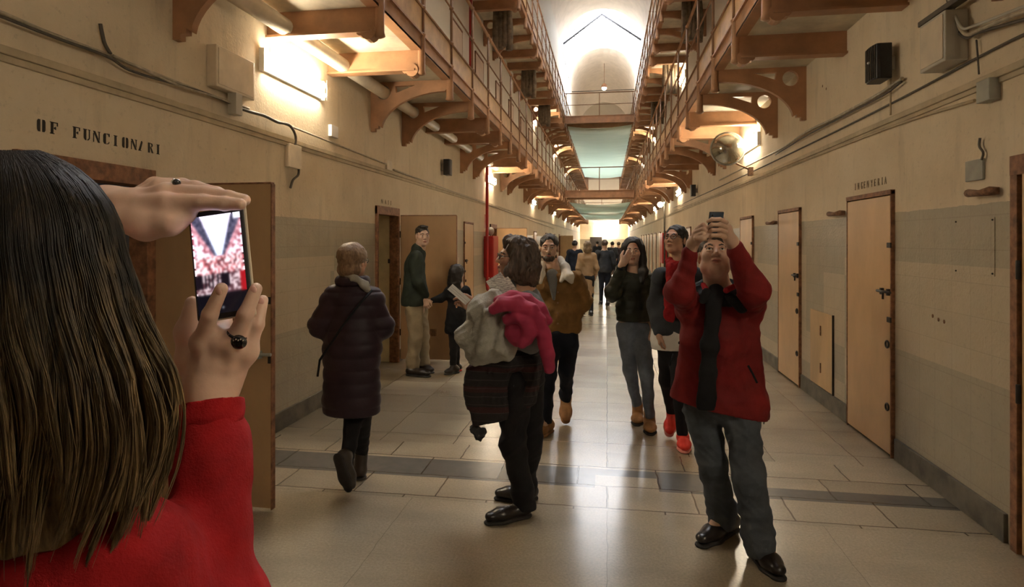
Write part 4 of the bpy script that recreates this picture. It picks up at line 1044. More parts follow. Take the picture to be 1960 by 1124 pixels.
# ================================================= A. man in dark red jacket photographing upwards
def man_red():
    d0 = 3.2; p = lambda u, v, dd=0: P(u, v, d0+dd)
    pr = Person('man in a dark red jacket and grey-blue jeans looking up with phone raised', p(1400, 1000))
    fa = unit(nF+Rv*-.2)
    hc = P(1367, 490, 3.10); R = frame(nF*.90+Uv*.40+Rv*-.20, Uv)
    shL, shR = P(1316, 578, 3.22), P(1436, 578, 3.18); pel = P(1385, 745, 3.24)
    elL, elR = P(1300, 560, 2.98), P(1444, 556, 2.95); wrL, wrR = P(1326, 466, 2.90), P(1400, 462, 2.86)
    hipL, hipR = P(1345, 765, 3.28), P(1415, 770, 3.18)
    knL, anL = P(1362, 880, 3.26), Q(1381, .11, 3.38); knR, anR = P(1432, 905, 3.10), Q(1455, .11, 3.10)
    S = SDF(k=.03); nb = P(1374, 556, 3.2); head_sdf(S, hc, R, 1.0, nb, .062)
    torso(S, shL, shR, pel, .055, .14, .15, fa, .6); S.cone(nb, (shL+shR)/2, .06, .07)
    S.chain([shL, elL, wrL-(wrL-elL)*.2], [.05, .042, .028]); S.chain([shR, elR, wrR-(wrR-elR)*.2], [.05, .042, .028])
    S.chain([hipL, knL, anL], [.08, .05, .04]); S.chain([hipR, knR, anR], [.08, .05, .04])
    S.cone(anL, Q(1360, .05, 3.3), .038, .03); S.cone(anR, Q(1480, .05, 3.02), .038, .03)
    # left hand (screen left): fist pinching; right hand holds the phone from behind
    A = SDF(k=.008)
    A.cone(wrL-(wrL-elL)*.35, wrL, .032, .027, k=.02); A.cone(wrR-(wrR-elR)*.3, wrR, .034, .029, k=.02)
    q = lambda u, v, d_=2.82: P(u, v, d_)
    A.ell(q(1337, 449, 2.85), (.030, .022, .036), k=.02); A.cone(wrL, q(1337, 452, 2.86), .026, .028, k=.02)
    for i, (a_, b_, c_) in enumerate((((1334, 438), (1346, 430), (1355, 438)), ((1332, 444), (1346, 438), (1354, 446)), ((1332, 451), (1345, 447), (1352, 453)), ((1333, 458), (1344, 455), (1350, 459)))):
        A.chain([q(*a_, 2.84), q(*b_, 2.805), q(*c_, 2.81)], [.0105, .0098, .0082], k=.004)
    A.chain([q(1333, 456, 2.83), q(1345, 457, 2.80), q(1356, 450, 2.80)], [.013, .011, .009])
    A.ell(q(1387, 440, 2.84), (.032, .020, .038), np.array([unit(Rv-Uv*.4), Fv, unit(Uv+Rv*.4)]), k=.02); A.cone(wrR, q(1388, 442, 2.84), .029, .028, k=.02)
    for i in range(4):
        v_ = 421+9.2*i; A.chain([q(1390-i, v_+5, 2.81), q(1378, v_-1+i, 2.785), q(1363, v_-1+i, 2.785), q(1355+i*1.5, v_+3+i, 2.80)], [.0115, .0102, .0095, .0080], k=.004)
    A.chain([q(1392, 440, 2.85), q(1384, 424, 2.84), q(1379, 410, 2.84)], [.013, .0115, .009])
    S.head = S.head; HA = A.mesh(.0032)
    pr.body(S, 'skin', .0055, extra=[HA])
    # jacket
    J = SDF(k=.05); hem = P(1376, 772, 3.22)
    torso(J, P(1326, 588, 3.22), P(1424, 588, 3.19), hem, .075, .185, .262, fa, .60, .07)
    J.ell(P(1376, 660, 3.17), (.19, .11, .2), frame(fa), k=.06)
    J.cone(P(1322, 590, 3.22), elL, .072, .064); J.cone(elL, wrL+(elL-wrL)*.30, .064, .044)
    J.cone(P(1430, 590, 3.19), elR, .078, .070); J.cone(elR, wrR+(elR-wrR)*.14, .072, .045)
    for pt_, a_, b_ in ((elL, shL, wrL), (elR, shR, wrR)):
        for q in (.3, .55, .8): c = pt_+(b_-pt_)*q; J.cone(c+Uv*.0, c+unit(np.cross(b_-pt_, Fv))*.01, .060-.022*q, .059-.022*q, k=.012)
    J.ell(hc+R[1]*.075+Uv*-.0, .001); J.clip(P(1372, 782, 3.2), -Uv+Rv*-.20)
    J.disp(both(folds(3, .011, 13, (1, 1, .55)), folds(8, .005, 34)))
    jk = pr.part('jacket', J, 'redjk', .0075)
    # black inner lining strip, collar, pocket zips, drawcord
    L_ = SDF(k=.03); L_.cone(P(1370, 560, 3.05), P(1358, 660, 3.035), .046, .040, flat=(fa, .35)); L_.cone(P(1358, 660, 3.035), P(1352, 775, 3.055), .040, .050, flat=(fa, .35)); L_.clip(P(1352, 792, 3.0), -Uv); L_.disp(folds(5, .004, 22)); pr.part('lining', L_, 'blackcl', .007)
    C_ = SDF(k=.03)
    for a in np.linspace(-2.6, 2.6, 13):
        rr_ = .088+.02*math.cos(a); C_.ell(nb+Uv*(-.012+.012*abs(a)/2.6)+fa*rr_*math.cos(a)*.95+np.cross(fa, Uv)*rr_*1.05*math.sin(a)+Uv*-.03*math.cos(a), (.034, .034, .04), k=.025)
    C_.disp(folds(6, .008, 40)); pr.part('collar', C_, 'blackcl', .006)
    B_ = SDF(k=.03)
    B_.cone(P(1398, 566, 3.02), P(1420, 590, 3.02), .026, .03, flat=(fa, .5)); B_.disp(folds(16, .006, 40)); pr.part('hood_flap', B_, 'blackcl', .006)
    B_ = SDF(k=.03); B_.cone(P(1352, 560, 3.03), P(1345, 575, 3.04), .024, .02, flat=(fa, .5)); pr.part('hood_flap', B_, 'blackcl', .006)
    C2 = SDF(k=.02); C2.cone(P(1390, 556, 2.98), P(1412, 545, 3.02), .016, .014, flat=(fa, .6)); pr.part('collar_edge', C2, 'scarf', .006)
    C2 = SDF(k=.02); C2.cone(P(1346, 545, 3.08), P(1352, 556, 3.04), .014, .016, flat=(fa, .6)); pr.part('collar_edge', C2, 'scarf', .006)
    pr.mb('pocket_zip', MB().tube([P(1432, 700, 3.005), P(1441, 716, 3.0), P(1449, 733, 3.0)], .006, 6), 'blackcl', jk)
    pr.mb('pocket_zip', MB().tube([P(1289, 678, 3.04), P(1285, 690, 3.03), P(1283, 700, 3.03)], .005, 6), 'blackcl', jk)
    pr.mb('drawcord', MB().tube([P(1462, 790, 3.15), P(1463, 800, 3.15), P(1462, 812, 3.15)], .003, 5), 'blackcl', jk)
    # jeans
    T = SDF(k=.035)
    T.ell(P(1380, 772, 3.23), (.175, .125, .12), frame(fa))
    T.chain([P(1345, 785, 3.28), knL, Q(1381, .16, 3.37), Q(1383, .09, 3.38)], [.098, .079, .074, .080]); T.chain([P(1418, 790, 3.17), knR, Q(1452, .16, 3.09), Q(1455, .085, 3.08)], [.100, .081, .078, .085])
    T.clip(Q(1383, .045, 3.3), -Uv); T.disp(both(folds(11, .008, 20, (1, 1, 1.4)), folds(12, .004, 45)))
    pr.part('jeans', T, 'jeangr', .0075)
    shoe(pr, Q(1400, .042, 3.44), Q(1340, .042, 3.24), mat='shoe', r=.046, ankle=Q(1388, .10, 3.40), laces=True)
    shoe(pr, Q(1448, .042, 3.16), Q(1494, .042, 2.92), mat='shoe', r=.046, ankle=Q(1456, .10, 3.10), laces=True)
    # hair
    H = SDF(k=.02); L = lambda x, y, z: hc+1.0*(x*R[0]+y*R[1]+z*R[2])
    H.ell(L(0, -.022, .042), (.084, .100, .090), R); H.ell(L(0, .115, -.010), (.074, .078, .100), R, op=-1, k=.008); H.ell(L(0, .0, -.11), (.09, .07, .08), R, op=-1)
    H.ell(L(-.045, .06, .075), (.03, .03, .02), R); H.ell(L(.0, .07, .088), (.045, .03, .02), R)
    H.disp(folds(14, .006, 70)); pr.part('hair', H, 'hair_greyb', .0045)
    face_bits(pr.o, pr.org, hc, R, 1.0, 'hair_greyb')
    g = empty('smartphone', P(1369, 428, 2.83)); tag(g, 'dark smartphone held up by the man in the red jacket', 'phone')
    ax = unit(Rv+Fv*.1); up_ = unit(Uv*.9+Fv*-.35); nz = np.cross(ax, up_)
    MB().obox((0, 0, 0), (ax, up_, nz), (.035, .058, .0045)).build('case', M['black'], g, .003)
    M['bluecase'] = plain('blue_grey_phone_back', (.05, .075, .11), .3, .1, 10)
    sg = 1 if np.dot(nz, nF) > 0 else -1
    MB().obox(nz*sg*.005, (ax, up_, nz), (.033, .055, .0008)).build('back_cover', M['bluecase'], g); MB().ball(nz*sg*.006+up_*.042-ax*.02, .005, 8, 6).build('camera_lens', M['black'], g)
man_red()
# ================================================= B. woman in grey with bundled coat, profile to the left
def woman_grey():
    d0 = 3.66; p = lambda u, v, dd=0: P(u, v, d0+dd)
    pr = Person('woman with wavy brown hair and glasses in grey jumper, seen in profile', p(990, 960))
    fa = unit(-Rv+nF*.15); R = frame(-Rv+nF*.18+Uv*.10)
    hc = p(985, 494); nb = p(1003, 548)
    shN, shF = p(1010, 578, -.16), p(995, 574, .16); pel = p(1003, 700)
    S = SDF(k=.03); head_sdf(S, hc, R, .98, nb, .05); S.cone(nb, p(1003, 575), .055, .07)
    torso(S, shN, shF, pel, .055, .13, .14, fa, .75)
    elN, wrN = p(1015, 655, -.20), p(965, 650, -.24); elF, wrF = p(960, 640, .2), p(905, 592, .16)
    S.chain([shN, elN, wrN], [.045, .038, .028]); S.chain([shF, elF, wrF], [.045, .038, .028])
    hand_sdf(S, wrF, unit(p(872, 566, .12)-wrF), unit(-Rv*.3+Fv*.5-Uv*.4), unit(Uv+Fv*.1), .95, (.5, .6, .8, .9), .08, .8)
    hand_sdf(S, wrN, unit(-Rv+Uv*.1), unit(Fv), unit(Uv), .95, (.8, .9, 1, 1), .06, .5)
    S.chain([p(990, 720, -.08), p(982, 850, -.07), Q(1001, .10, 3.60)], [.08, .052, .038]); S.chain([p(1008, 720, .08), p(1016, 850, .1), Q(1008, .10, 3.82)], [.08, .052, .038])
    pr.body(S, 'skin2', .005)
    J = SDF(k=.045); torso(J, p(1012, 586, -.15), p(998, 582, .15), p(1008, 690), .075, .125, .135, fa, .8, .06)
    J.ell(p(1015, 610), (.11, .12, .13), frame(fa)); J.chain([shN, elN, wrN+unit(elN-wrN)*.05], [.066, .058, .045]); J.chain([shF, elF, wrF+unit(elF-wrF)*.06], [.066, .058, .05])
    J.cone(p(990, 552), p(1005, 565), .062, .075); J.clip(p(1000, 712), -Uv); J.disp(both(folds(21, .008, 18), folds(22, .003, 50)))
    pr.part('jumper', J, 'greysw', .0075)
    T = SDF(k=.035); T.ell(p(1004, 712), (.145, .13, .12), frame(fa))
    T.chain([p(988, 730, -.08), p(982, 850, -.07), Q(1000, .15, 3.60), Q(1003, .08, 3.60)], [.105, .078, .066, .070]); T.chain([p(1010, 730, .08), p(1016, 850, .1), Q(1007, .15, 3.82), Q(1008, .08, 3.82)], [.105, .074, .062, .066])
    T.clip(Q(1000, .05, 3.6), -Uv); T.disp(folds(23, .007, 22)); pr.part('trousers', T, 'tights', .0075)
    shoe(pr, Q(1005, .042, 3.60), Q(932, .042, 3.50), r=.042, ankle=Q(1000, .10, 3.6), laces=True)
    shoe(pr, Q(1018, .042, 3.84), Q(950, .042, 3.84), r=.042, ankle=Q(1008, .10, 3.83))
    H = SDF(k=.04); L = lambda x, y, z: hc+.98*(x*R[0]+y*R[1]+z*R[2])
    H.ell(L(0, -.035, .045), (.108, .112, .095), R); H.ell(L(0, -.085, -.055), (.112, .085, .115), R); H.ell(L(-.07, -.04, -.05), (.05, .07, .10), R); H.ell(L(.07, -.04, -.05), (.05, .07, .10), R)
    H.ell(L(0, -.09, -.13), (.09, .07, .06), R); H.ell(L(0, .085, -.045), (.11, .062, .10), R, op=-1, k=.015); H.ell(L(0, .03, .105), (.07, .05, .03), R)
    for sx in (-1, 1): H.ell(L(sx*.075, .035, -.09), (.03, .04, .04), R, k=.03)
    H.disp(both(folds(25, .006, 26, (1, 1, .5), 6), folds(26, .006, 75, (1, 1, .4)))); pr.part('hair', H, 'hair_brown', .005)
    face_bits(pr.o, pr.org, hc, R, .98, 'hair_dark', glasses='blackgl')
    M['x'] = None
    # bundled fluffy coat over the forearms
    B = SDF(k=.03); q = lambda u, v, dd=-.22: P(u, v, d0+dd)
    B.ell(q(936, 640), (.155, .13, .175)); B.ell(q(915, 600), (.085, .10, .10)); B.ell(q(950, 585), (.09, .10, .07)); B.ell(q(925, 675), (.10, .10, .07)); B.ell(q(965, 650), (.08, .12, .11))
    B.cone(q(950, 572), q(895, 640), .06, .075, k=.03); B.cone(q(905, 660, -.26), q(970, 672, -.26), .05, .045, k=.02); B.cone(q(940, 600, -.33), q(925, 670, -.33), .035, .045, k=.02); B.cone(q(968, 600, -.33), q(955, 668, -.33), .03, .04, k=.015)
    B.disp(both(folds(27, .013, 15, (1.2, 1, .5)), folds(28, .004, 60))); thing_sdf('coat', 'fluffy light grey coat bundled over the arms of the woman in grey', 'coat', B, 'fluff', .007, q(936, 680))
    K = SDF(k=.010); K.chain([q(945, 592, -.40), q(962, 582, -.42), q(990, 582, -.42), q(1014, 594, -.41), q(1030, 614, -.39), q(1041, 642, -.37), q(1047, 675, -.36), q(1051, 704, -.36)], [.030, .040, .043, .044, .042, .041, .040, .034], k=.010)
    K.chain([q(955, 577, -.33), q(980, 569, -.34), q(1008, 575, -.34), q(1032, 590, -.34), q(1047, 615, -.34)], [.030, .038, .040, .038, .030], k=.010)
    K.ell(q(996, 634, -.35), (.088, .06, .092), k=.010); K.chain([q(970, 612, -.38), q(990, 606, -.41), q(1008, 616, -.42), q(1013, 638, -.41), q(1000, 660, -.39)], [.028, .034, .036, .036, .028], k=.012)
    K.disp(both(folds(29, .0035, 24), quilt(0, .05, .003, (0, .35, 1)))); thing_sdf('padded_jacket', 'magenta padded jacket slung over the grey bundle with its sleeve hanging', 'jacket', K, 'pinkjk', .005, q(1000, 660))
    D = SDF(k=.04); D.cone(q(950, 712, -.12), q(945, 785, -.12), .13, .125, flat=(Fv, .55)); D.ell(q(910, 740, -.1), (.07, .08, .14)); D.cone(q(1015, 690, -.12), q(1005, 760, -.12), .09, .07, flat=(Fv, .7)); D.ell(q(965, 690, -.14), (.16, .11, .07)); D.cone(q(925, 790, -.12), q(920, 812, -.12), .05, .04)
    D.clip(q(945, 816), -Uv+Rv*.22); D.disp(both(folds(31, .012, 16, (1.4, 1.4, .3)), folds(32, .004, 60)))
    thing_sdf('plaid_shawl', 'dark plaid wool shawl hanging below the grey bundle', 'shawl', D, 'plaid', .008, q(950, 800))
    G = SDF(k=.015)
    for i, (u, v) in enumerate(((905, 820), (912, 830), (918, 836), (925, 828), (914, 824))): G.ell(q(u, v, -.12), (.02, .02, .03))
    G.disp(folds(33, .006, 80)); thing_sdf('scarf_fringe', 'dark grey wool fringe hanging below the plaid shawl', 'fringe', G, 'greysw2', .005, q(914, 836))
    g = empty('leaflet', p(958, 550, -.05)); tag(g, 'printed white leaflet held up under the chin of the woman in grey', 'leaflet')
    c = p(958, 550, -.14)-p(958, 550, -.05); ax = unit(Rv*.75+Uv*.5-Fv*.3); up_ = unit(Uv*.8-Rv*.6); up_ = unit(up_-ax*np.dot(ax, up_)); nz = np.cross(ax, up_)
    MB().obox(c+nz*.003, (ax, up_, nz), (.055, .075, .0008)).build('page', M['paper'], g); MB().obox(c-nz*.003+ax*.02+up_*-.03, (ax, up_, nz), (.055, .06, .0008)).build('page', M['paper'], g)
    g = empty('folded_papers', p(880, 568, .1)); tag(g, 'folded white papers held in the far hand of the woman in grey', 'papers')
    for i in range(3):
        ax = unit(Rv*.75-Uv*.65); up_ = unit(Uv*.5+Rv*.45+Fv*.4); up_ = unit(up_-ax*np.dot(ax, up_)); nz = np.cross(ax, up_)
        MB().obox(np.array((-.012+.010*i, -.01, .004+.010*i)), (ax, up_, nz), (.075, .010, .001)).build('sheet', M['whitecl'], g)
    F2 = SDF(k=.02); F2.cone(wrF, wrF+unit(elF-wrF)*.09, .043, .05); F2.disp(folds(35, .006, 60)); pr.part('fur_cuff', F2, 'fluff', .006)
M['blackgl'] = M['black']
woman_grey()
# ================================================= C. bearded man in tan jacket
def man_tan():
    d0 = 5.25; p = lambda u, v, dd=0: P(u, v, d0+dd)
    pr = Person('bearded man in a tan jacket with cream fleece collar walking towards the camera', p(1060, 800))
    fa = unit(nF+Rv*.0); R = frame(nF+Rv*-.10); hc = p(1051, 475); nb = p(1058, 512)
    shL, shR = p(1040, 545), p(1103, 535); pel = p(1072, 640)
    S = SDF(k=.03); head_sdf(S, hc, R, 1.0, nb, .056); torso(S, shL, shR, pel, .055, .14, .14, fa, .65); S.cone(nb, (shL+shR)/2, .058, .07)
    elR, wrR = p(1119, 578, .04), p(1100, 606, -.04); elL, wrL = p(1024, 585, .05), p(1030, 625, -.08)
    S.chain([shR, elR, wrR], [.048, .04, .03]); S.chain([shL, elL, wrL], [.048, .04, .03]); hand_sdf(S, wrR, unit(-Rv-Uv*.7+Fv*.5), unit(-Rv+Fv), unit(-Uv*.2+nF), .9, (.5,)*4)
    hand_sdf(S, wrL, unit(-Uv+Rv*.1), unit(Rv), unit(nF), 1.0, (.5, .6, .6, .7))
    knL, anL = Q(1048, .50, 5.12), Q(1043, .12, 5.1); knR, anR = Q(1084, .52, 5.3), Q(1083, .20, 5.55)
    S.chain([p(1056, 650), knL, anL], [.085, .052, .04]); S.chain([p(1086, 650), knR, anR], [.085, .052, .04])
    pr.body(S, 'skin', .006)
    J = SDF(k=.045); hem = p(1076, 618); torso(J, p(1044, 548), p(1104, 540), hem, .075, .165, .175, fa, .68, .06)
    J.chain([shR, elR, wrR-unit(elR-wrR)*.02], [.075, .066, .054]); J.chain([shL, elL, wrL+unit(elL-wrL)*.04], [.072, .064, .05]); J.cone(nb-Uv*.03, (shL+shR)/2, .07, .11, k=.05); J.clip(p(1076, 640), -Uv); J.disp(both(folds(41, .009, 18), folds(42, .004, 45)))
    jk = pr.part('jacket', J, 'tanjk', .009)
    C = SDF(k=.025); C.chain([p(1050, 507, .10), p(1072, 499, .04), p(1082, 512, -.06), p(1090, 530, -.15), p(1094, 540, -.165)], [.03, .034, .036, .036, .018], k=.03)
    C.chain([p(1082, 520, -.08), p(1074, 538, -.15)], [.03, .016]); C.chain([p(1050, 507, .10), p(1038, 508, .0), p(1036, 524, -.10), p(1034, 540, -.14)], [.03, .03, .030, .02], k=.03)
    C.disp(folds(43, .0015, 60)); pr.part('fleece_collar', C, 'fleece', .006)
    V = SDF(k=.02); V.cone(p(1057, 526, -.085), p(1060, 572, -.14), .052, .016, flat=(Fv, .4)); pr.part('shirt', V, 'greysw', .007)
    m = MB(); 
    for v in (560, 580, 600, 620): m.ball(p(1068, v, -.148-.0003*(v-560)), .008, 6, 4)
    pr.mb('button', m, 'rust', jk)
    pass
    T = SDF(k=.03); T.ell(p(1071, 642), (.165, .115, .10), frame(fa)); T.chain([p(1055, 655), knL, Q(1043, .2, 5.12), Q(1042, .13, 5.12)], [.098, .070, .056, .06]); T.chain([p(1087, 655), knR, Q(1083, .28, 5.5), Q(1083, .22, 5.53)], [.098, .070, .056, .06])
    T.disp(folds(44, .008, 24)); T.clip(p(0, 0)*0+np.array([0, 0, .10]), -Uv); pr.part('jeans', T, 'navy', .009)
    shoe(pr, Q(1050, .045, 5.22), Q(1024, .045, 5.02), mat='tanboot', r=.050, ankle=Q(1046, .13, 5.16), sole='tanboot', high=.02)
    shoe(pr, Q(1083, .19, 5.60), Q(1083, .055, 5.38), up=unit(Uv+nF*.9), mat='tanboot', r=.048, ankle=Q(1083, .24, 5.56), high=.03, sole='tanboot')
    H = SDF(k=.02); L = lambda x, y, z: hc+(x*R[0]+y*R[1]+z*R[2])
    H.ell(L(0, -.022, .040), (.083, .100, .088), R); H.ell(L(0, .115, -.010), (.074, .078, .100), R, op=-1, k=.01); H.ell(L(0, -.01, -.11), (.10, .09, .09), R, op=-1); H.disp(folds(45, .004, 80)); pr.part('hair', H, 'hair_dark', .005)
    B = SDF(k=.012); B.ell(L(0, .052, -.088), (.050, .045, .036), R); B.ell(L(0, .088, -.052), (.028, .012, .007), R); B.cone(L(-.052, .035, -.075), L(-.06, .01, -.02), .016, .010); B.cone(L(.052, .035, -.075), L(.06, .01, -.02), .016, .010)
    B.ell(L(0, .100, -.066), (.022, .016, .008), R, op=-1, k=.005); B.disp(folds(46, .003, 120)); pr.part('beard', B, 'hair_brown', .004)
    face_bits(pr.o, pr.org, hc, R, 1.0, 'hair_dark')
man_tan()
# ================================================= D. woman in plum quilted coat seen from behind
def woman_plum():
    d0 = 4.05; p = lambda u, v, dd=0: P(u, v, d0+dd)
    pr = Person('woman in a long dark plum quilted coat walking away, seen from behind', p(685, 900))
    fa = unit(Fv+Rv*.35); R = frame(Fv+Rv*.40); hc = p(677, 500); nb = p(675, 535)
    shL, shR = p(640, 565), p(712, 567); pel = p(672, 720)
    S = SDF(k=.03); head_sdf(S, hc, R, .96, nb, .05); torso(S, shL, shR, pel, .055, .13, .14, fa, .7); S.cone(nb, (shL+shR)/2, .05, .06)
    elL, wrL = p(614, 622, .02), p(650, 640, .26); elR, wrR = p(732, 624, .06), p(706, 632, .28)
    S.chain([shL, elL, wrL], [.05, .04, .03]); S.chain([shR, elR, wrR], [.05, .04, .03]); hand_sdf(S, wrL, unit(Rv+Uv*.3), Fv, Uv, .95, (.9,)*4); hand_sdf(S, wrR, unit(-Rv+Uv*.3), Fv, Uv, .95, (.9,)*4)
    kn1, an1 = Q(694, .50, 4.12), Q(692, .11, 4.22); kn2, an2 = Q(678, .49, 4.10), Q(664, .20, 3.93)
    S.chain([p(690, 740), kn1, an1], [.08, .055, .036]); S.chain([p(665, 740), kn2, an2], [.08, .055, .036]); pr.body(S, 'skin2', .006)
    J = SDF(k=.05); torso(J, p(640, 574), p(712, 576), p(672, 770), .072, .158, .205, fa, .78, .07, mid=p(675, 660), rm=.185)
    J.chain([shL-Uv*.01, elL, wrL], [.072, .074, .056]); J.chain([shR-Uv*.01, elR, wrR], [.072, .074, .056]); J.cone(nb-Uv*.03, (shL+shR)/2, .075, .12, k=.05); J.clip(p(672, 789), -Uv)
    J.disp(both(quilt(1.65, .085, .009), folds(51, .005, 14))); jk = pr.part('coat', J, 'plum', .0075)
    C = SDF(k=.03)
    for a in np.linspace(-2.9, 2.9, 13): C.ell(nb+Uv*-.01+Fv*.078*math.cos(a)+Rv*.088*math.sin(a), (.03, .03, .036))
    pr.part('collar', C, 'plum', .006)
    F_ = SDF(k=.02); F_.chain([p(662, 527, -.08), p(680, 533, -.095), p(698, 546, -.085), p(706, 560, -.04)], [.018, .022, .026, .022]); F_.disp(folds(52, .006, 50)); pr.part('scarf', F_, 'gscarf', .005)
    pr.mb('bag_strap', MB().tube([p(712, 556, -.10), p(690, 580, -.165), p(655, 625, -.19), p(612, 690, -.12), p(608, 720, -.05)], .008, 6), 'blackcl')
    T = SDF(k=.03); T.chain([p(690, 740), kn1, an1], [.088, .066, .042]); T.chain([p(665, 740), kn2, an2], [.088, .066, .042]); T.disp(folds(53, .003, 40)); pr.part('tights', T, 'tights', .008)
    M['boot'] = plain('dark_brown_boot', (.035, .024, .017), .42, .2, 12)
    shoe(pr, Q(690, .04, 4.18), Q(680, .04, 4.40), mat='boot', r=.042, ankle=Q(692, .15, 4.2), high=.04)
    shoe(pr, Q(655, .255, 3.88), Q(674, .045, 3.92), up=unit(Fv*1.0+Rv*.5+Uv*.15), mat='boot', r=.043, ankle=Q(666, .25, 3.97), high=.03)
    H = SDF(k=.03); L = lambda x, y, z: hc+.96*(x*R[0]+y*R[1]+z*R[2])
    H.ell(L(0, -.025, .040), (.097, .108, .092), R); H.ell(L(0, -.055, -.055), (.088, .065, .060), R); H.ell(L(0, .11, -.010), (.074, .075, .10), R, op=-1, k=.012); H.disp(both(folds(54, .003, 40, (1, 1, .5)), folds(55, .0015, 90))); pr.part('hair', H, 'hair_lbrown', .005)
    face_bits(pr.o, pr.org, hc, R, .96, 'hair_brown', glasses='blackgl')
woman_plum()
# ================================================= E. tall man in dark green jacket holding a girl's hand
def man_green():
    d0 = 7.5; p = lambda u, v, dd=0: P(u, v, d0+dd)
    pr = Person('tall man in a dark green jacket and beige trousers by the open cell door', p(800, 700))
    fa = unit(Rv+nF*-.1); R = frame(Rv*.45+nF*.9); hc = p(809, 452, -.02); nb = p(803, 475)
    shN, shF = p(796, 492, -.19), p(798, 492, .17); pel = p(797, 590)
    S = SDF(k=.03); head_sdf(S, hc, R, 1.05, nb, .06); torso(S, shN, shF, pel, .06, .13, .14, fa, .75); S.cone(nb, (shN+shF)/2, .06, .07)
    elN, wrN = p(800, 540, -.22), p(812, 572, -.12); S.chain([shN, elN, wrN], [.05, .042, .032]); hand_sdf(S, wrN, unit(-Uv+Rv*.3), unit(Fv), unit(Rv), 1.05, (.7,)*4)
    S.chain([shF, p(796, 545, .25), p(806, 578, .2)], [.05, .042, .032])
    k1, a1 = p(795, 645, -.08), Q(790, .11, 7.42); k2, a2 = p(808, 645, .1), Q(812, .11, 7.66)
    S.chain([p(793, 600, -.08), k1, a1], [.085, .055, .042]); S.chain([p(803, 600, .08), k2, a2], [.085, .055, .042]); pr.body(S, 'skin3', .0075)
    J = SDF(k=.05); torso(J, p(793, 500, -.17), p(797, 500, .15), p(794, 575), .085, .165, .21, fa, .8, .07); J.chain([shN, elN, wrN+Uv*.05], [.08, .068, .055]); J.chain([shF, p(796, 545, .25), p(806, 572, .2)], [.08, .068, .055])
    J.cone(p(800, 478), p(801, 486), .085, .10); J.clip(p(794, 584), -Uv+Rv*.05); J.disp(folds(61, .010, 15)); pr.part('jacket', J, 'green', .010)
    T = SDF(k=.03); T.chain([p(793, 592, -.08), k1, Q(790, .16, 7.42), Q(790, .1, 7.42)], [.11, .088, .075, .078]); T.chain([p(803, 592, .08), k2, Q(810, .16, 7.64), Q(811, .1, 7.65)], [.11, .088, .075, .078]); T.clip(np.array([0, 0, .075]), -Uv); T.disp(folds(62, .009, 20)); pr.part('trousers', T, 'beige', .010)
    shoe(pr, Q(784, .045, 7.40), Q(822, .045, 7.30), r=.048, ankle=Q(790, .10, 7.42)); shoe(pr, Q(805, .045, 7.66), Q(828, .045, 7.50), r=.046, ankle=Q(811, .10, 7.65))
    H = SDF(k=.02); L = lambda x, y, z: hc+1.05*(x*R[0]+y*R[1]+z*R[2])
    H.ell(L(0, -.022, .045), (.085, .102, .092), R); H.ell(L(0, .115, -.010), (.074, .078, .100), R, op=-1, k=.01); H.ell(L(0, 0, -.11), (.10, .085, .08), R, op=-1); H.ell(L(0, .06, .105), (.05, .04, .02), R); H.disp(folds(63, .006, 50)); pr.part('hair', H, 'hair_dark', .006)
    face_bits(pr.o, pr.org, hc, R, 1.05, 'hair_dark')
man_green()
